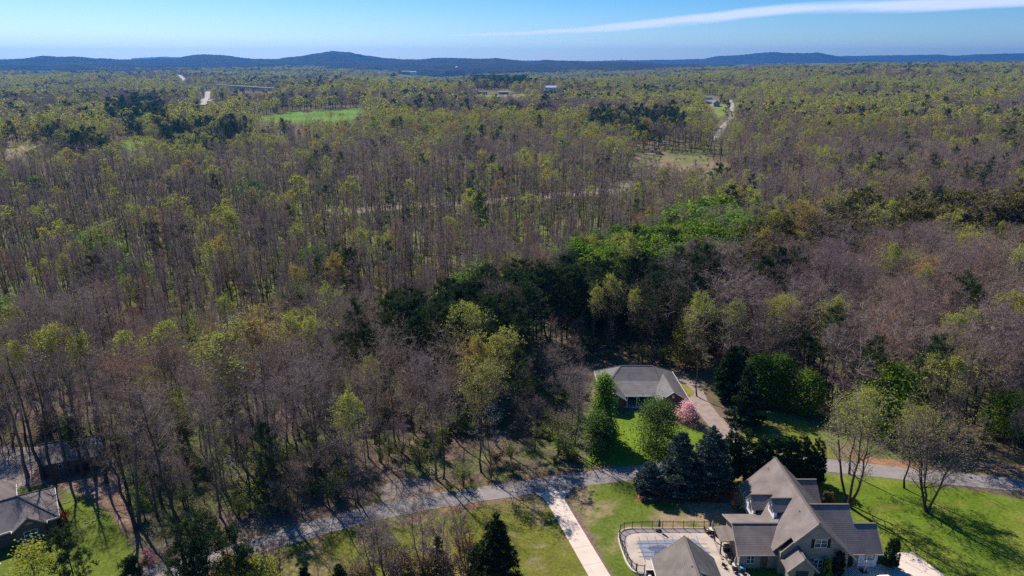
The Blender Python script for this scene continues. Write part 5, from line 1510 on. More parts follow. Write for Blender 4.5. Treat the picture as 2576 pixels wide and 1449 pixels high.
def dome(rng, H=19.0, W=4.6, leaves=0, size=1.0, twigs=0, mat_leaf=None):
    """far broadleaf tree: bole, a few limbs and a rounded crown of sprays"""
    T, C, Lf, Bd = Tri(), Tri(), Tri(), Tri()
    T.tube(np.array([[0, 0, 0], [.1, 0, H * .45], [0, .1, H * .8]]), np.array([.26, .17, .06]), 3, .5)
    lob = rng.uniform(.8, 1.2, 6)
    def pts(n, inner):
        u = rng.random(n); az = rng.uniform(0, 6.28, n)
        prof = np.sin(math.pi * np.clip(.22 + .76 * u, 0, 1)) ** .6
        r = W * prof * np.interp(az, np.linspace(0, 6.28, 7), np.append(lob, lob[0])) * rng.random(n) ** inner
        return np.stack([np.cos(az) * r, np.sin(az) * r, H * (.42 + .58 * u ** .8) * (1 - .05 * (r / W) ** 2)], 1)
    if twigs:
        p = pts(twigs, .5)
        C.blades(p * np.array([.75, .75, .93]), unit(p * np.array([1, 1, 0]) * .15 + np.array([0, 0, 1.0]) + rng.normal(size=(twigs, 3)) * .45), rng.uniform(1.4, 3.0, twigs), .17, rng)
    if leaves:
        p = pts(leaves, .3)
        Lf.leaves(p, size, rng, unit(p - np.array([0, 0, H * .5])) * .7 + np.array([0, 0, .6]), .4)
    return T, C, Lf, Bd

PR = {}
def add_kind(key, fn, count, seed, mats, split=True):
    """prototypes: list of (trunk mesh, crown mesh, joined mesh, height)"""
    out = []
    for k in range(count):
        rg = np.random.default_rng(seed + k * 7)
        parts, H = fn(rg, k)
        tr, cr = parts[0], [(t, m) for t, m in zip(parts[1:], mats)]
        bm_ = M["bark"]
        out.append((multi_mesh(key + "_trunk", [(tr, bm_)]), multi_mesh(key + "_crown", cr), multi_mesh(key, [(tr, bm_)] + cr), H))
    PR[key] = out

TW, BD = M["twig"], M["bud"]
bareM = [TW, M["young_leaf"], BD]
add_kind("bare0", lambda r, k: (broadleaf(r, 22, (.42, .5, .36, .46, .3, .55)[k], (.19, .16, .24, .2, .27, .14)[k], 0, bud_n=500, fork=(0, 8, -4, 0, -6, 12)[k]), 22), 6, 11, bareM)
add_kind("bare1", lambda r, k: (broadleaf(r, 22, (.5, .45, .36, .55)[k], (.16, .19, .25, .13)[k], 1, bud_n=120), 22), 4, 21, bareM)
add_kind("bare2", lambda r, k: (dome(r, 20, (4.4, 5.2, 4.0)[k], 14, .7, 130), 20), 3, 31, [TW, M["bud"], BD])
add_kind("pole0", lambda r, k: (broadleaf(r, 21, (.52, .6, .45)[k], (.10, .085, .12)[k], 0, bud_n=120, fork=14, r0=.15, twig_k=.8), 21), 3, 35, bareM)
add_kind("pole1", lambda r, k: (broadleaf(r, 21, (.5, .6, .42, .55)[k], (.10, .085, .13, .11)[k], 1, bud_n=40, fork=14, r0=.17, twig_k=.8), 21), 4, 38, bareM)
add_kind("leaf0", lambda r, k: (broadleaf(r, 22, (.4, .46, .36, .5, .42)[k], (.19, .17, .23, .15, .2)[k], 0, leaf_n=(3400, 2600, 4200, 3000, 5600)[k], leaf_s=.185, top=(.6, .4, .8, .5, .3)[k], fork=6), 22), 5, 41, bareM)
add_kind("leaf1", lambda r, k: (broadleaf(r, 22, .42, (.18, .22, .16)[k], 1, leaf_n=(1100, 1300, 900)[k], leaf_s=.31, top=.4), 22), 3, 51, bareM)
add_kind("leaf2", lambda r, k: (dome(r, 19, (4.6, 5.4, 4.0)[k], (95, 120, 80)[k], 1.15, 50), 19), 3, 61, bareM)
add_kind("pine0", lambda r, k: (pine(r, 20, (.4, .5, .3, .45)[k], (.17, .15, .2, .18)[k], 0), 20), 4, 71, [M["needle"]])
add_kind("pine1", lambda r, k: (pine(r, 20, (.4, .3, .46)[k], .18, 1), 20), 3, 81, [M["needle"]])
add_kind("pine2", lambda r, k: (pine(r, 18, .3, .2, 2), 18), 2, 91, [M["needle"]])
add_kind("olive1", lambda r, k: (pine(r, 16, (.25, .32, .2)[k], .22, 1), 16), 3, 101, [M["olive_needle"]])
add_kind("olive0", lambda r, k: (pine(r, 16, (.25, .3)[k], .21, 0), 16), 2, 107, [M["olive_needle"]])
add_kind("green0", lambda r, k: (full_crown(r, 12, (3.8, 4.6, 3.4)[k], .12, 0, 75, 60, .32), 12), 3, 111, [M["green_leaf"]])
add_kind("green1", lambda r, k: (full_crown(r, 12, (3.8, 4.6)[k], .1, 1), 12), 2, 121, [M["green_leaf"]])
add_kind("brush0", lambda r, k: (shrub(r, (3.2, 4.5, 5.5)[k], (1.6, 1.7, 1.9)[k], 0, (1, .6, .8)[k]), 4.4), 3, 131, [TW, M["brush_leaf"]])
add_kind("brush1", lambda r, k: (shrub(r, (4, 5.5)[k], 2.1, 1, 1.0), 4.7), 2, 141, [TW, M["brush_leaf"]])

def plant(name, label, cat, x, y, H, meshes, rng, group=None, z=None, width=1.0, rot=None):
    """one tree: an Empty at its foot with trunk and crown"""
    tr, cr, _, h0 = meshes
    s = H / h0
    t = thing(name, label, cat, (x, y, float(terrain(x, y)) if z is None else z), group)
    t.scale = (s * width, s * width, s)
    t.rotation_euler = (rng.normal() * .015, rng.normal() * .015, rng.uniform(0, 6.28) if rot is None else rot)
    for nm, me in (("trunk", tr), ("crown", cr)):
        o = bpy.data.objects.new(nm, me); COL.objects.link(o); o.parent = t
    return t

def top_at(px, py, H):                       # foot of a tree of height H whose top shows at a survey pixel
    z = H
    for _ in range(4):
        p = P(px, py, z); z = float(terrain(p[0], p[1])) + H
    return p[0], p[1]

rt = np.random.default_rng(77)
taken = []                                   # plan positions already planted: (x, y, radius)
def special(name, label, cat, x, y, H, parts, mats, rot=0, group=None, rad=2.0):
    m = (multi_mesh(name + "_trunk", [(parts[0], M["bark"])]), multi_mesh(name + "_crown", list(zip(parts[1:], mats))), None, H)
    taken.append((x, y, rad))
    return plant(name, label, cat, x, y, H, m, rt, group, rot=rot)
def rg(k): return np.random.default_rng(1000 + k)

def merge_shrubs(rng, h, w, leafy):
    """a thicket: several tangled stems growing into one another"""
    parts = [Tri(), Tri(), Tri()]
    for q in range(5):
        sub = shrub(rng, h * rng.uniform(.65, 1), w * .7, 0, leafy)
        off = np.array([rng.normal() * w * .45, rng.normal() * w * .45, 0], np.float32)
        for a, b in zip(parts, sub):
            for V, F, A in zip(b.V, b.F, b.A):
                a.V.append(V + off); a.F.append(F + (a.n - 0)); a.A.append(A)
                a.F[-1] = F - F.min() + a.n; a.n += len(V)
    return parts
# ---- trees one can point at round the houses
x, y = P(2135, 1272)[:2]
special("lone_tree", "tall thin leaved tree with three stems on the lawn beside the brick house", "lawn tree", x, y, 21, broadleaf(rg(1), 21, .34, .20, 0, stems=3, leaf_n=3000, leaf_s=.22, bud_n=500, r0=.30), [TW, M["young_leaf"], BD], .4)
x, y = P(2335, 1288)[:2]
special("lone_tree", "spreading low forked bare brown tree alone on the bright lawn by the lane bend", "lawn tree", x, y, 18, broadleaf(rg(2), 18, .26, .27, 0, stems=4, leaf_n=2200, leaf_s=.2, bud_n=1800, r0=.26), [TW, M["young_leaf"], BD], 2.0)
special("columnar_tree", "tall narrow bright green tree at the left of the ranch lawn", "green tree", 18.9, 131.0, 14.5, full_crown(rg(3), 14.5, 2.9, .02, 0, 150, 60, .32, True), [M["lawn_leaf"]])
special("broad_tree", "broad green leafy tree right in front of the narrow tree on the ranch lawn", "green tree", 17.6, 126.0, 8.5, full_crown(rg(4), 8.5, 3.3, .03, 0, 90, 60, .32), [M["willow_leaf"]])
special("round_tree", "wide rounded pale green tree before the ranch house porch", "green tree", 29.4, 127.0, 10.5, full_crown(rg(5), 10.5, 4.5, .02, 0, 150, 70, .24, False, True), [M["willow_leaf"]], rad=4)
special("cherry_tree", "small pink blossoming cherry tree at the corner of the ranch house", "cherry tree", 38.4, 138.8, 4.6, full_crown(rg(6), 4.6, 2.4, .05, 0, 55, 50, .2), [M["blossom"]])
special("dark_evergreen", "tallest dark evergreen by the gravel drive beside the ranch house", "evergreen", 50.6, 149.3, 13.5, cone(rg(7), 13.5, 4.5, 9000, .55, .62, rough=.4), [M["cypress_needle"]], rad=4)
special("dark_evergreen", "dark evergreen with a long shadow on the yellow lawn by the gravel drive", "evergreen", 50.9, 137.8, 14, cone(rg(8), 14, 3.9, 8000, .5, .7, rough=.4), [M["cypress_needle"]], rad=4)
special("dark_evergreen", "wide dark evergreen at the rear of the pair by the gravel drive", "evergreen", 54.5, 153.0, 12, cone(rg(9), 12, 4.6, 7000, .55, .6, rough=.4), [M["cypress_needle"]], rad=4)
special("leafy_tree", "medium green leafy tree right behind the dark evergreens", "green tree", 56.5, 146.5, 12, full_crown(rg(10), 12, 4.2, .08, 0, 85, 60, .36), [M["green_leaf"]], rad=3)
special("leafy_tree", "olive green leafy tree second from the dark evergreens along the yellow lawn", "green tree", 61.0, 146.0, 12, full_crown(rg(11), 12, 4.0, .08, 0, 85, 60, .36), [M["green_leaf"]], rad=3)
special("leafy_tree", "smaller fresh green tree third from the dark evergreens along the yellow lawn", "green tree", 66.0, 142.0, 10.5, full_crown(rg(12), 10.5, 3.4, .06, 0, 75, 60, .34), [M["green_leaf"]], rad=3)
special("lime_tree", "bright lime green tree standing between the woods and the dark evergreens", "green tree", 45.0, 168.0, 13, full_crown(rg(13), 13, 3.8, .08, 0, 80, 60, .36), [M["young_leaf"]], rad=3)
special("maple_tree", "large rounded dense green maple behind the lane bend", "maple tree", 79.5, 133.5, 15, full_crown(rg(14), 15, 6.0, .05, 0, 150, 70, .40), [M["green_leaf"]], rad=5)
special("maple_tree", "fresh green maple peeping over the large rounded maple", "maple tree", 81.0, 146.0, 14, full_crown(rg(15), 14, 4.0, .08, 0, 80, 60, .38), [M["green_leaf"]], rad=3)
special("blue_spruce", "smallest blue spruce at the near end of the spruce clump", "blue spruce", 24.9, 111.2, 6.8, cone(rg(16), 6.8, 3.1, 7000, .34, .5, rough=.16), [M["spruce_needle"]])
special("blue_spruce", "tall blue spruce in the middle of the clump across from the pool", "blue spruce", 30.4, 111.9, 12.2, cone(rg(17), 12.2, 4.1, 12000, .38, .5, rough=.18), [M["spruce_needle"]], rad=3)
special("blue_spruce", "tallest blue spruce at the house end of the spruce clump", "blue spruce", 36.0, 112.2, 13.2, cone(rg(18), 13.2, 4.4, 12000, .38, .5, rough=.18), [M["spruce_needle"]], rad=3)
ordn = ("first", "second", "third", "fourth", "fifth", "sixth", "seventh")
for k, (x, y, h, w) in enumerate([(40.6, 115.2, 10.2, 1.9), (43.6, 115.6, 10.6, 2.2), (46.6, 115.7, 9.2, 1.6), (49.2, 115.6, 9.6, 1.6), (51.7, 115.4, 9.3, 1.55), (54.1, 115.2, 9.4, 1.6), (56.6, 115.0, 9.0, 1.6)]):
    special("leyland_cypress", f"dark tall screening cypress, {ordn[k]} from the spruces in the row behind the brick house", "cypress", x, y, h, cone(rg(20 + k), h, w * 1.22, 6500, .32, .34, rough=.2, up=.6), [M["cypress_needle"]], group="screening row behind the brick house")
for k, (x, y, h, w, l) in enumerate([(49.7, 89.4, 4.6, .95, "tallest dark columnar arborvitae before the brick gable"), (47.9, 89.2, 3.2, .6, "slim yellow tipped arborvitae beside the taller dark one"), (58.4, 91.4, 5.4, .8, "dark columnar arborvitae at the garage corner nearest the wall"), (59.4, 91.6, 5.3, .75, "dark columnar arborvitae at the garage corner nearest the parking court"), (56.0, 108.7, 2.2, .45, "small brown tipped arborvitae behind the house, nearer the wall"), (56.8, 108.5, 2.2, .45, "small brown tipped arborvitae behind the house, nearer the lawn")]):
    special("arborvitae", l, "arborvitae", x, y, h, cone(rg(30 + k), h, w, 3000, .2, .35, rough=.12, up=.8), [M["gold_leaf"] if k == 1 else M["bud"] if k > 3 else M["cedar_needle"]])
# lower edge of the picture
special("cedar_tree", "big dark conical cedar at the lawn edge left of the driveway", "cedar tree", -3.0, 86.2, 14.0, cone(rg(40), 14, 4.6, 11000, .42, .8, rough=.35), [M["cedar_needle"]], rad=3)
for k, (px, py, h, l) in enumerate([(760, 1422, 4.5, "small dark cedar by the left of the lawn at the bottom edge"), (850, 1418, 4.5, "small dark cedar nearer the bare saplings at the bottom edge"), (1100, 1345, 5.5, "dull green cedar among the bare saplings")]):
    x, y = top_at(px, py, h); special("young_cedar", l, "cedar tree", x, y, h, cone(rg(44 + k), h, 1.4, 2600, .28, .8, rough=.35), [M["cedar_needle"]])
for k, (px, py, h, l) in enumerate([(1060, 1290, 11, "thin bare sapling with pale twigs, tallest in the clump before the lane"), (1100, 1300, 10, "forked dark bare sapling in the middle of the clump before the lane"), (960, 1300, 11, "wispy bare sapling with yellow buds at the left of the clump"), (1170, 1310, 9, "upright bare sapling nearest the big conical cedar"), (690, 1360, 7, "slender bare sapling alone over the lawn strip"), (930, 1330, 8, "leaning bare sapling low at the left of the clump")]):
    x, y = top_at(px, py, h); special("bare_sapling", l, "sapling", x, y, h, broadleaf(rg(50 + k), h, .2, .24, 0, stems=2, splay=.6, bud_n=350, r0=.10, twig_k=1.3), [TW, M["young_leaf"], BD], k, "bare saplings before the lane")
for k, (px, py, h, l) in enumerate([(985, 1375, 4.2, "tangled brown vine covered thicket under the wispy sapling"), (1050, 1400, 3.8, "tangled thicket at the bottom edge under the forked sapling"), (1140, 1400, 4.5, "reddish brown thicket leaning on the big conical cedar"), (1175, 1355, 6, "tall brown brush on the shoulder of the big conical cedar"), (920, 1420, 3.4, "low olive thicket at the left end of the brush")]):
    x, y = top_at(px, py, h); special("thicket", l, "thicket", x, y, h, merge_shrubs(rg(60 + k), h, 2.7, (.5, .35, .3, .3, .6)[k]), [TW, M["bud"]], k)
for k, (px, py, h, w, l) in enumerate([(440, 1335, 11, 4, "bushy pine left of the group by the lane end"), (500, 1310, 12.5, 4, "tallest bushy pine in the group by the lane end"), (565, 1335, 11.5, 4, "bushy pine at the lane side of the group"), (480, 1370, 9.5, 4, "lower bushy pine in front of the group by the lane end"), (610, 1385, 8, 3, "small pine with gaps showing the lane behind")]):
    x, y = top_at(px, py, h); special("bushy_pine", l, "pine", x, y, h, pine(rg(70 + k), h, .16, .30, 0, False), [M["needle"]], k, "pines by the lane end")
for k, (px, py, h, wd, mt, l, nm) in enumerate([(160, 1342, 10, 0, "needle", "pine standing in front of the green yard at the bottom edge", "yard_pine"), (330, 1410, 6, 0, "needle", "scrubby little pine below the green yard", "yard_pine")]):
    x, y = top_at(px, py, h); special(nm, l, "pine", x, y, h, pine(rg(80 + k), h, .18, .27, 0, False), [M[mt]])
for k, (px, py, h, wd, mt, l) in enumerate([(70, 1375, 9, 3.8, "young_leaf", "yellow green leafing tree covering the porch of the dark roofed house"), (575, 1405, 7, 3.6, "gold_leaf", "golden leafing bush tree at the bottom edge below the pines"), (650, 1415, 6, 3, "young_leaf", "olive gold bush tree beside the golden one at the bottom edge")]):
    x, y = top_at(px, py, h); special("leafing_bush", l, "small tree", x, y, h, full_crown(rg(84 + k), h, wd, .1, 0, 70, 32, .24), [M[mt]])
x, y = top_at(365, 1385, 3); special("redbud", "pink flowering redbud shrub below the green yard", "redbud", x, y, 3, full_crown(rg(90), 3, 1.2, .1, 0, 25, 25, .16), [M["redbud"]])
x, y = P(155, 1320)[:2]; special("red_shrub", "red leaved shrub at the corner of the dark roofed house", "shrub", x, y + .4, 1.9, full_crown(rg(91), 1.9, 1.5, .05, 0, 25, 25, .2), [M["red_leaf"]])
for k, (px, py, h, l) in enumerate([(575, 1150, 5, "white flowering dogwood under the trees by the roadside pine"), (1243, 1015, 5, "white flowering tree glimpsed deep in the bare wood")]):
    x, y = top_at(px, py, h); special("dogwood", l, "dogwood", x, y, h, full_crown(rg(92 + k), h, 1.9, .2, 0, 30, 14, .22), [M["white_flower"]])
# roadside pine and the tall trees by the left house
for k, (bx_, by_, tpx, h, l) in enumerate([(682, 1288, 1075, 17, "tall dark green pine by the lane among bare trees"), (1300, 1105, 878, 20, "flat topped pine rising over the bare wood left of the ranch house"), (210, 1195, 1050, 12, "thin pine beside the brick outbuilding")]):
    x, y = P(bx_, by_)[:2]; special("roadside_pine", l, "pine", x, y, h, pine(rg(96 + k), h, (.15, .55, .5)[k], (.17, .19, .14)[k], 0), [M["needle"]])
for k, (bx_, by_, h, st, sp, l) in enumerate([(345, 1330, 29, 2, .17, "huge twin stemmed bare tree at the edge of the green yard"), (325, 1270, 24, 1, .17, "straight bare tree behind the huge twin stemmed one"), (110, 1205, 27, 1, .13, "tall bare trunk at the left of the brick outbuilding"), (140, 1215, 26, 1, .13, "tall bare trunk right of the leftmost one by the outbuilding"), (70, 1200, 26, 1, .13, "tall bare trunk at the dirt track end"), (175, 1192, 25, 1, .13, "tall bare trunk before the outbuilding wall, nearest its window"), (212, 1200, 25, 1, .14, "tall bare trunk before the outbuilding wall, middle one"), (240, 1205, 24, 1, .14, "tall bare trunk at the right end of the outbuilding wall"), (268, 1215, 24, 1, .15, "tall bare trunk just right of the outbuilding"), (650, 1095, 25, 2, .15, "thick dark twin trunk deep in the bare wood"), (395, 1300, 14, 1, .1, "broken topped dead snag at the wood edge")]):
    x, y = P(bx_, by_)[:2]
    special("yard_tree" if k < 10 else "snag", l, "tall tree", x, y, h, broadleaf(rg(100 + k), h, .42, sp, 0, stems=st, splay=.35, bud_n=250, leaf_n=0, fork=10, r0=h * .0115, twig_k=(.4 if k == 10 else .6)), [TW, M["young_leaf"], BD], k)

M["pale_twig"] = leaf("pale_twig", [(0.0, (0.50, 0.44, 0.37)), (1.0, (0.50, 0.44, 0.37))], 0, 0.3)
for k, (px, py, h, l) in enumerate([(1445, 1085, 6, "pale fallen branches heaped at the wood edge above the lane"), (1235, 1065, 9, "pale dead snag with broken branches above the driveway mouth")]):
    x, y = top_at(px, py, h); o = special("dead_tree", l, "dead tree", x, y, h, broadleaf(rg(120 + k), h, .15, .34, 1, stems=2, splay=2.0, r0=.12, twig_k=.7), [M["pale_twig"]] * 3, k)
    o.children[0].data.materials[0] = M["pale_twig"]
# ---- yellow green trees that stand out of the woods: top pixel, height, width, label
OUT = [(130, 850, 22, 1.1, "tall yellow green tree at the far left of the near wood"), (185, 864, 22, 1, "yellow green tree second from the left edge of the near wood"), (62, 884, 20, 1, "small crowned yellow green tree by the left edge"),
       (300, 858, 22, 1.1, "pale yellow green tree left of the round green bush tree"), (420, 842, 22, .9, "yellow green tree with a spiky crown below the round green bush tree"), (555, 872, 24, 1.5, "very wide yellow green crown in the near wood"), (640, 828, 25, 1, "tallest bright yellow green tree in the near wood"),
       (735, 815, 24, 1.1, "yellow green tree just behind the tallest bright one, left half of the pair"), (785, 826, 23, .9, "yellow green tree just behind the tallest bright one, right half of the pair"), (862, 956, 15, .7, "narrow lime spire in the near wood"), (442, 1012, 13, .9, "low lime crown leaning out above the green shrubs"),
       (930, 915, 18, .9, "small lime crown at the middle of the near wood"), (1172, 793, 23, 1.0, "large pale green crown before the dark pine belt"), (1248, 872, 22, 1.0, "bright lime crown next to the flat topped pine"), (1212, 884, 21, .9, "lime crown left of the bright one by the flat topped pine"),
       (1500, 732, 18, .8, "slim pale green tree above the ranch house, leftmost of three"), (1535, 712, 19, 1.1, "broad pale green tree above the ranch house, middle of three"), (1592, 740, 17.5, .9, "pale green tree above the ranch house, rightmost of three"), (1772, 776, 22, .8, "pale yellow green spire right of the bright lime tree"),
       (1850, 776, 22, .9, "second pale yellow green spire right of the bright lime tree"), (1962, 772, 22, .9, "pale green spire farther right among purple bare trees"), (2095, 760, 22, 1.1, "olive crown beside a diagonal row of purple trees"), (2268, 642, 23, 1.0, "bright yellow green crown among purple trees on the right slope"), (2330, 690, 23, .8, "olive spire on the right slope"),
       (2310, 1045, 15, 1.3, "olive gold tree behind the low forked lawn tree"), (2170, 990, 17, 1.2, "tan budding tree left of the large maple"), (2400, 920, 18, 1.5, "broad tan budding tree above the large maple")]
for k, (px, py, H_, w_, l) in enumerate(OUT):
    x, y = top_at(px, py, H_); taken.append((x, y, 3.0))
    plant("leafing_tree", l, "leafing tree", x, y, H_, PR["leaf0"][(4 if k in (6, 10, 13, 5) else k % 4)], rt, "yellow green trees in the woods", width=w_)
x, y = top_at(465, 800, 9); taken.append((x, y, 5)); plant("green_tree", "round dense green bush tree in the bare wood", "green tree", x, y, 9, PR["green0"][1], rt, width=2.0)

# ---- the woods: a jittered grid over the land, kind of tree by what grows where
EDGE_X = [-400, 0, 110, 240, 300, 335, 430, 560, 700, 900, 1000, 1150, 1300, 1420, 1455, 1475, 1500, 1680, 1740, 1770, 1860, 1900, 2060, 2120, 2210, 2450, 2620, 3000]
EDGE_Y = [1150, 1150, 1120, 1105, 1140, 1290, 1325, 1342, 1318, 1276, 1225, 1240, 1198, 1180, 1150, 1010, 925, 912, 930, 935, 1000, 1005, 1010, 1075, 1120, 1150, 1165, 1190]
Z_PINE = [(840, 815), (1000, 750), (1150, 712), (1290, 695), (1400, 668), (1500, 668), (1640, 662), (1900, 615), (1900, 650), (1700, 700), (1560, 710), (1450, 780), (1470, 915), (1330, 945), (1230, 895), (1080, 880), (880, 885)]
Z_PINE3 = [(1560, 700), (1900, 650), (1940, 700), (1820, 770), (1660, 765)]
Z_PINE2 = [(1470, 760), (1560, 760), (1680, 780), (1720, 900), (1480, 900)]
Z_GREEN = [(1330, 640), (1400, 600), (1540, 570), (1690, 560), (1740, 500), (1900, 490), (1930, 585), (1760, 640), (1640, 675), (1480, 678)]
Z_OLIVE = [(1700, 655), (1850, 575), (2100, 535), (2250, 500), (2400, 490), (2620, 480), (2700, 640), (2450, 625), (2300, 600), (2150, 615), (1950, 645), (1850, 690)]
Z_POLE = [(-60, 430), (1500, 420), (1640, 540), (1350, 640), (1200, 690), (900, 745), (700, 790), (-60, 830)]
Z_CON = [[(270, 245), (400, 240), (425, 290), (330, 315), (270, 290)], [(380, 295), (620, 300), (640, 350), (430, 385)], [(1480, 280), (1700, 275), (1745, 310), (1600, 345), (1480, 310)], [(0, 310), (180, 325), (320, 370), (200, 380), (0, 340)], [(1190, 190), (1330, 190), (1330, 206), (1190, 206)]]
FARCUT = [p for p in FAR_CLEAR + ROADS_FAR + FAR_BUILD]
RANCH_ROOF = [(1480, 905), (1690, 905), (1750, 1020), (1750, 1045), (1540, 1045), (1500, 960)]

def scatter():
    out = []
    rs = np.random.default_rng(4242)
    for (r0_, r1_, g) in ((95, 230, 5.3), (230, 520, 7.4), (520, 1200, 9.0), (1200, 2500, 11.0), (2500, 6200, 16.5)):
        azm = R(44)
        xm = r1_ * math.sin(azm)
        gx, gy = np.meshgrid(np.arange(-xm, xm, g), np.arange(r0_ * .6, r1_, g))
        x = (gx + rs.uniform(-.48, .48, gx.shape) * g).ravel(); y = (gy + rs.uniform(-.48, .48, gy.shape) * g).ravel()
        r = np.hypot(x, y); a = np.abs(np.arctan2(x, y))
        k = (r >= r0_) & (r < r1_) & (a < azm)
        out.append(np.stack([x[k], y[k], np.full(k.sum(), g)], 1))
    return np.concatenate(out), rs
PTS, rs = scatter()
# the evergreen belts and the leafed hollow stand closer
_g = 4.6
_X, _Y = np.meshgrid(np.arange(-400, 420, _g), np.arange(150, 610, _g))
_x = (_X + rs.uniform(-.5, .5, _X.shape) * _g).ravel(); _y = (_Y + rs.uniform(-.5, .5, _X.shape) * _g).ravel()
_qx, _qy = Q(_x, _y, terrain(_x, _y) + 18)
_zone = inside(_qx, _qy, Z_PINE) | inside(_qx, _qy, Z_OLIVE) | inside(_qx, _qy, Z_GREEN) | (inside(_qx, _qy, Z_POLE) & (rs.random(len(_x)) < .62))
_qx, _qy = Q(PTS[:, 0], PTS[:, 1], terrain(PTS[:, 0], PTS[:, 1]) + 18)
_old = (inside(_qx, _qy, Z_PINE) | inside(_qx, _qy, Z_OLIVE) | inside(_qx, _qy, Z_GREEN) | inside(_qx, _qy, Z_POLE)) & (np.hypot(PTS[:, 0], PTS[:, 1]) < 620)
PTS = np.concatenate([PTS[~_old], np.stack([_x[_zone], _y[_zone], np.full(_zone.sum(), _g)], 1)])
px_, py_, gg = PTS.T
pz = terrain(px_, py_)
pr = np.hypot(px_, py_)
bx2, by2 = Q(px_, py_, pz)
mx2, my2 = Q(px_, py_, pz + 18)
keep = by2 < np.interp(bx2, EDGE_X, EDGE_Y)
_thin = rs.random(len(px_)) < .45
for po in FARCUT:
    for h in (0, 6, 12, 17):
        qx, qy = Q(px_, py_, pz + h)
        cut = inside(qx, qy, po) & (pr > 330)
        keep &= ~(cut & ~_thin) if po is TANS[1] else ~cut
nearm = pr < 240
for po in (RANCH_ROOF,):
    for h in (6, 12, 18):
        qx, qy = Q(px_, py_, pz + h)
        keep &= ~(inside(qx, qy, po) & (py_ < 154))
keep &= ~((px_ > 18) & (px_ < 44) & (py_ > 120) & (py_ < 163))
_rd = np.zeros(len(px_))                      # the wood edge is thin where its shade would fall on the lane
for h in (7, 10, 13, 16, 19):
    sx_, sy_ = px_ + .588 * h * .94, py_ - .809 * h * .94
    _d = np.min(np.hypot(sx_[:, None] - ROAD[None, ::2, 0], sy_[:, None] - ROAD[None, ::2, 1]), 1) if len(px_) < 5000 else np.array([np.min(np.hypot(a - ROAD[::2, 0], b - ROAD[::2, 1])) if c < 190 else 99 for a, b, c in zip(sx_, sy_, pr)])
    _rd += _d < 2.6
keep &= ~((_rd > 0) & (rs.random(len(px_)) < .58))
for h in range(2, 30):                    # lawns and roofs that lie open to the sun
    sx_, sy_ = px_ + .588 * h * .94, py_ - .809 * h * .94
    keep &= ~((sx_ > 20.5) & (sx_ < 34) & (sy_ > 118) & (sy_ < 142)) & ~((sx_ > 46) & (sx_ < 63) & (sy_ > 122) & (sy_ < 140))
    keep &= ~((sx_ > -95) & (sx_ < -76) & (sy_ > 93) & (sy_ < 108))
for h in range(5, 32):                    # the ranch roof lies in the sun
    sx_, sy_ = px_ + .588 * (h - 4) * .94, py_ - .809 * (h - 4) * .94
    keep &= ~((sx_ > 20) & (sx_ < 40) & (sy_ > 142) & (sy_ < 161))
for (tx, ty, tr_) in taken:
    keep &= (px_ - tx) ** 2 + (py_ - ty) ** 2 > tr_ ** 2
PTS, px_, py_, pz, pr, bx2, by2, mx2, my2, gg = (q[keep] for q in (PTS, px_, py_, pz, pr, bx2, by2, mx2, my2, gg))
n = len(px_)
KINDS_ = ["bare", "leaf", "pine", "olive", "green", "none"]
W_ = np.zeros((n, 6))
cl1 = fbm(px_ / 60, py_ / 60, 201, 3); cl2 = fbm(px_ / 170, py_ / 170, 207, 3); cl3 = fbm(px_ / 25, py_ / 25, 213, 2)
def setw(m, w):
    W_[m] = w
setw(slice(None), (.30, .60, .10, 0, .004, 0))                                 # far woods
setw((my2 > 250), (.48, .43, .09, 0, .003, 0))
setw((mx2 > 1800) & (my2 > 215), (.62, .29, .08, 0, .006, 0))
setw((mx2 < 1650) & (my2 > 330), (.72, .22, .05, 0, .003, 0))
setw((mx2 < 1650) & (my2 > 420), (.86, .09, .02, 0, .004, .02))
setw((mx2 < 1500) & (my2 > 500) & (my2 < 780), (.80, .07, .02, 0, .004, .10))
setw((mx2 > 1650) & (my2 > 330), (.74, .14, .09, 0, .005, .02))
setw((mx2 > 1450) & (my2 > 560), (.73, .07, .17, 0, .004, .02))
setw((mx2 < 1500) & (my2 > 780), (.83, .10, .03, 0, .002, .038))
setw((mx2 > 1750) & (my2 > 830), (.62, .13, .19, 0, .012, .04))
cl4 = fbm(px_ / 420, py_ / 260, 219, 3); fw = S(700, 1100, pr)
W_[:, 1] *= 1 - fw + fw * (.2 + 1.5 * S(.4, .58, cl4)); W_[:, 0] *= 1 - fw + fw * (1.5 - 1.1 * S(.4, .58, cl4))
W_[:, 1] *= .3 + 1.4 * S(.38, .62, cl1); W_[:, 2] *= .25 + 2.6 * S(.52, .68, cl2); W_[:, 0] *= .6 + .8 * S(.38, .62, cl2)
for po in Z_CON: setw(inside(mx2, my2, po), (.15, .12, .72, 0, .01, 0))
pole = inside(mx2, my2, Z_POLE) & (pr < 640)
setw(pole, (.88, .04, .012, 0, .003, .065))
setw(inside(mx2, my2, Z_PINE), (.10, .015, .88, 0, .0, .005))
setw(inside(mx2, my2, Z_PINE3), (.42, .05, .5, .03, 0, 0))
setw(inside(mx2, my2, Z_PINE2), (.36, .06, .56, 0, .0, .02))
setw(inside(mx2, my2, Z_OLIVE), (.07, .03, .06, .83, .01, 0))
setw(inside(mx2, my2, Z_GREEN), (.05, .05, .08, 0, .82, 0))
W_ /= W_.sum(1, keepdims=True)
cum = np.cumsum(W_, 1); uu = rs.random(n)
kind = np.clip((uu[:, None] > cum).sum(1), 0, 5)
base_h = np.array([20.5, 20.5, 20.0, 18.0, 16.5, 5])[kind]
Hh = base_h * np.clip(rs.normal(1, .19, n), .45, 1.25) * (.88 + .24 * S(.35, .65, cl3))
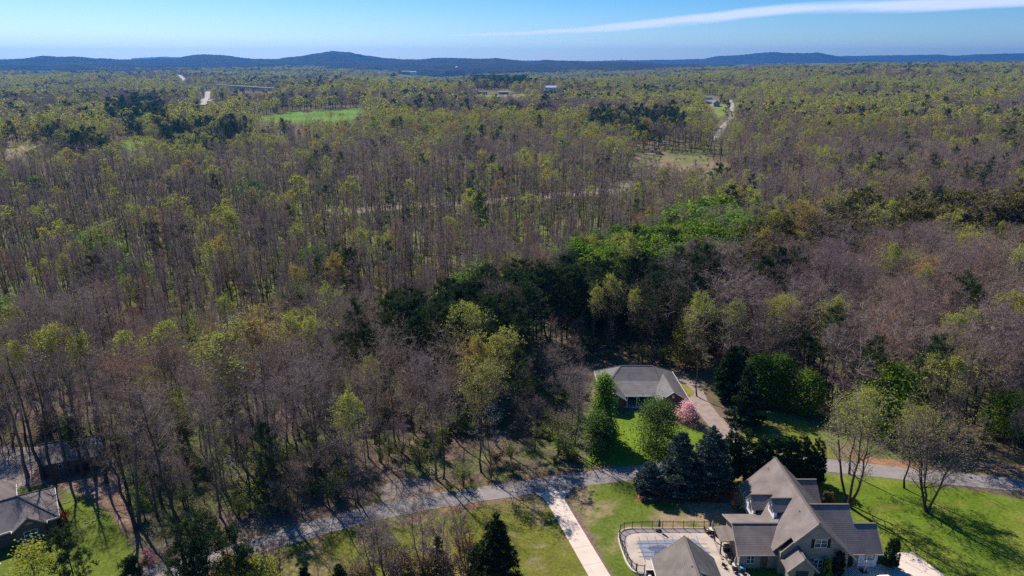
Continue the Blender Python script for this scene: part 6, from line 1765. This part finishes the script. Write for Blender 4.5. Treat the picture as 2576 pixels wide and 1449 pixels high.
wid = np.where(pr < 520, 1.0, np.where(pr < 1200, 1.05, np.where(pr < 2500, 1.2, 1.75))) * rs.uniform(.85, 1.2, n)
Hh = np.where(pr > 1200, Hh * .95, Hh)
Hh = np.where((kind == 2) & inside(mx2, my2, Z_PINE), np.clip(Hh * 1.05, 17, 22), Hh)
pole &= (kind == 0)
wid = np.where((mx2 > 1500) & (kind == 0), wid * 1.35, wid)
wid = np.where((kind == 3) | (kind == 4), wid * 1.2, wid)

# names of places in the woods, for telling one stretch of trees from another
def stretch(x, y, bx, by):
    if bx < 300: side = "near the brick outbuilding"
    elif bx < 620: side = "right of the yard"
    elif bx < 900: side = "behind the roadside pine"
    elif bx < 1120: side = "behind the dirt turnout"
    elif bx < 1330: side = "above the driveway"
    elif bx < 1520: side = "left of the ranch"
    elif bx < 1760: side = "behind the ranch"
    elif bx < 2080: side = "behind the evergreens"
    elif bx < 2330: side = "behind the large maple"
    else: side = "beyond the lane bend"
    d = np.interp(bx, EDGE_X, EDGE_Y) - by
    depth = "at the wood edge" if d < 45 else "just inside the wood" if d < 110 else "midway in" if d < 190 else "deep in the wood"
    return depth, side
def inview(i):
    return -30 < mx2[i] < IW + 30 and my2[i] < IH
quota = {0: 285, 1: 120, 2: 150, 3: 60, 4: 60}
single = np.zeros(n, bool)
named = {}
names_ = ["bare_tree", "budding_tree", "pine_tree", "olive_pine", "bright_tree"]
cats_ = ["bare tree", "budding tree", "pine", "olive pine", "green tree"]
adj = {0: ["slim bare grey", "bare brown", "broad bare grey"], 1: ["slim olive budding", "olive budding", "broad budding"], 2: ["slim dark green pine", "dark green pine", "broad dark green pine"], 3: ["small olive pine", "olive pine", "broad olive pine"], 4: ["small bright green", "bright green", "broad bright green"]}
for k in range(5):
    ii = [i for i in np.nonzero(kind == k)[0][np.argsort(pr[kind == k])] if inview(i)][:quota[k]]
    near_p, mid_p = (("bare0", "bare1"), ("leaf0", "leaf1"), ("pine0", "pine1"), ("olive0", "olive1"), ("green0", "green1"))[k]
    for i in ii:
        single[i] = True
        ps = PR[("pole0" if pr[i] < 300 else "pole1") if pole[i] else near_p if pr[i] < 300 else mid_p]
        q = int(rs.integers(len(ps)))
        dp, sd = stretch(px_[i], py_[i], bx2[i], by2[i])
        hcl = "short" if Hh[i] < base_h[i] * .88 else "tall" if Hh[i] > base_h[i] * 1.12 else ""
        a = adj[k][0 if wid[i] < .95 else 2 if wid[i] > 1.1 else 1]
        lab = f"{hcl} {a}{'' if k in (2, 3) else ' tree'} {dp} {sd}".strip()
        named.setdefault(lab, []).append((bx2[i], plant(names_[k], lab, cats_[k], px_[i], py_[i], Hh[i], ps[q], rs, f"{cats_[k]}s {dp} {sd}", z=float(pz[i]) - .1, width=wid[i])))
ORD = ["first", "second", "third", "fourth", "fifth", "sixth", "seventh", "eighth", "ninth", "tenth", "eleventh", "twelfth", "thirteenth", "fourteenth", "fifteenth", "sixteenth", "seventeenth", "eighteenth", "nineteenth", "twentieth"]
ORD += ["twenty-" + w for w in ORD[:9]] + ["thirtieth"] + ["thirty-" + w for w in ORD[:9]] + ["fortieth"] + ["forty-" + w for w in ORD[:9]]
for lab, us in named.items():                # look-alikes of one stretch are told apart by their order
    if len(us) > 1:
        for q, (_, o) in enumerate(sorted(us, key=lambda e: e[0])):
            o["label"] = f"{lab}, {'leftmost' if q == 0 else 'rightmost' if q == len(us) - 1 else ORD[min(q, len(ORD) - 1)] + ' from left'}"

# the rest of each kind, too many to count, as one mass each
def woods(name, label, idx, keys, H_, widths, x, y, z, alt=None):
    """one object that sets copies of the kind's trees on its points"""
    protos = []
    coll = bpy.data.collections.new(name + "_kinds")
    lut = {}
    for key in keys:
        for q, pm in enumerate(PR[key]):
            o = bpy.data.objects.new(f"{name}_{len(protos):02d}", pm[2]); coll.objects.link(o)
            lut[(key, q)] = len(protos); protos.append(pm[3])
    m = len(x)
    r = np.hypot(x, y)
    lod = np.where(r < 290, 0, np.where(r < 900, 1, 2)).clip(0, min(len(keys), 3) - 1)
    if alt is not None: lod = np.where(alt, np.where(r < 290, 3, 4), lod)
    pick = np.zeros(m, np.int32)
    for L_, key in enumerate(keys):
        s = lod == L_
        pick[s] = np.array([lut[(key, int(q))] for q in rs.integers(len(PR[key]), size=s.sum())], np.int32) if s.any() else 0
    hs = H_ / np.array(protos)[pick]
    me = bpy.data.meshes.new(name)
    me.vertices.add(m); me.vertices.foreach_set("co", np.stack([x, y, z], 1).astype(np.float32).ravel())
    for nm, ty, val in (("pick", 'INT', pick),):
        at = me.attributes.new(nm, ty, 'POINT'); at.data.foreach_set("value", val)
    at = me.attributes.new("turn", 'FLOAT_VECTOR', 'POINT'); at.data.foreach_set("vector", np.stack([rs.normal(0, .045, m), rs.normal(0, .045, m), rs.uniform(0, 6.28, m)], 1).astype(np.float32).ravel())
    at = me.attributes.new("size", 'FLOAT_VECTOR', 'POINT'); at.data.foreach_set("vector", np.stack([hs * widths, hs * widths, hs], 1).astype(np.float32).ravel())
    ng = bpy.data.node_groups.new(name, 'GeometryNodeTree')
    ng.interface.new_socket("Geometry", in_out='INPUT', socket_type='NodeSocketGeometry')
    ng.interface.new_socket("Geometry", in_out='OUTPUT', socket_type='NodeSocketGeometry')
    N_ = ng.nodes; gi = N_.new("NodeGroupInput"); go = N_.new("NodeGroupOutput")
    ci = N_.new("GeometryNodeCollectionInfo"); ci.inputs["Collection"].default_value = coll; ci.inputs["Separate Children"].default_value = True; ci.inputs["Reset Children"].default_value = True
    ip = N_.new("GeometryNodeInstanceOnPoints"); ip.inputs["Pick Instance"].default_value = True
    def attr(nm, ty):
        a = N_.new("GeometryNodeInputNamedAttribute"); a.data_type = ty; a.inputs["Name"].default_value = nm
        return [o for o in a.outputs if o.enabled and o.name == "Attribute"][0]
    mp = N_.new("GeometryNodeMeshToPoints")
    Lk = ng.links
    Lk.new(gi.outputs[0], mp.inputs[0]); Lk.new(mp.outputs[0], ip.inputs["Points"]); Lk.new(ci.outputs[0], ip.inputs["Instance"])
    Lk.new(attr("pick", 'INT'), ip.inputs["Instance Index"])
    Lk.new(attr("turn", 'FLOAT_VECTOR'), ip.inputs["Rotation"])
    Lk.new(attr("size", 'FLOAT_VECTOR'), ip.inputs["Scale"]); Lk.new(ip.outputs[0], go.inputs[0])
    o = bpy.data.objects.new(name, me); COL.objects.link(o)
    md = o.modifiers.new("copies", 'NODES'); md.node_group = ng
    tag(o, label, kind="stuff")
    return o
lodk = {0: ("bare0", "bare1", "bare2", "pole0", "pole1"), 1: ("leaf0", "leaf1", "leaf2"), 2: ("pine0", "pine1", "pine2"), 3: ("olive0", "olive1"), 4: ("green0", "green1")}
wl_ = ["mass of bare purple brown woods stretching to the hills", "mass of yellow green budding woods stretching to the hills", "dark belts of pine through the far woods", "brownish olive pine plantation on the right slope", "bright green leafed woods along the hollow"]
wn_ = ["bare_woods", "budding_woods", "pine_woods", "olive_pine_woods", "bright_woods"]
for k in range(5):
    i = np.nonzero((kind == k) & ~single)[0]
    if len(i): woods(wn_[k], wl_[k], i, lodk[k], Hh[i], wid[i], px_[i], py_[i], pz[i] - .1, pole[i] if k == 0 else None)

# undergrowth between the trunks
def undergrowth():
    rs2 = np.random.default_rng(99)
    X, Y, D = [], [], []
    for (r0_, r1_, g, pk) in ((95, 240, 2.9, .8), (240, 620, 4.6, .75), (620, 900, 9, .6)):
        xm = r1_ * math.sin(R(43))
        gx, gy = np.meshgrid(np.arange(-xm, xm, g), np.arange(r0_ * .65, r1_, g))
        x = (gx + rs2.uniform(-.5, .5, gx.shape) * g).ravel(); y = (gy + rs2.uniform(-.5, .5, gy.shape) * g).ravel()
        r = np.hypot(x, y)
        k = (r >= r0_) & (r < r1_) & (np.abs(np.arctan2(x, y)) < R(43)) & (rs2.random(len(x)) < pk * (.35 + 1.1 * S(.38, .6, fbm(x / 28, y / 28, 301, 3))))
        X.append(x[k]); Y.append(y[k])
    x, y = np.concatenate(X), np.concatenate(Y); z = terrain(x, y)
    bx, by = Q(x, y, z)
    k = by < np.interp(bx, EDGE_X, EDGE_Y) + 6
    k &= ~((x > 17) & (x < 46) & (y > 116) & (y < 164)) & ~inside(x, y, [(-24.5, 108), (-14, 111), (-15, 117), (-24, 118)])
    k &= ~inside(bx, by, YARD_G)
    for po in FAR_CLEAR + ROADS_FAR:
        qx, qy = Q(x, y, z + 2)
        k &= ~((inside(bx, by, po) | inside(qx, qy, po)) & (np.hypot(x, y) > 330) & (rs2.random(len(x)) < (.3 if po is MARSH else 1)))
    x, y, z = x[k], y[k], z[k]
    m = len(x)
    h = rs2.uniform(1.6, 5.6, m)
    young = (rs2.random(m) < .40) & (np.hypot(x, y) < 235)
    h = np.where(young, rs2.uniform(6, 12.5, m), h)
    woods("undergrowth", "green and brown brush and thin young trees growing between the trunks", None, ("brush0", "brush1", "brush1", "bare0", "bare1"), h, rs2.uniform(.8, 1.4, m), x, y, z - .1, young)
undergrowth()
print("TREES", n, "singles", int(single.sum()), [int((kind == k).sum()) for k in range(6)])
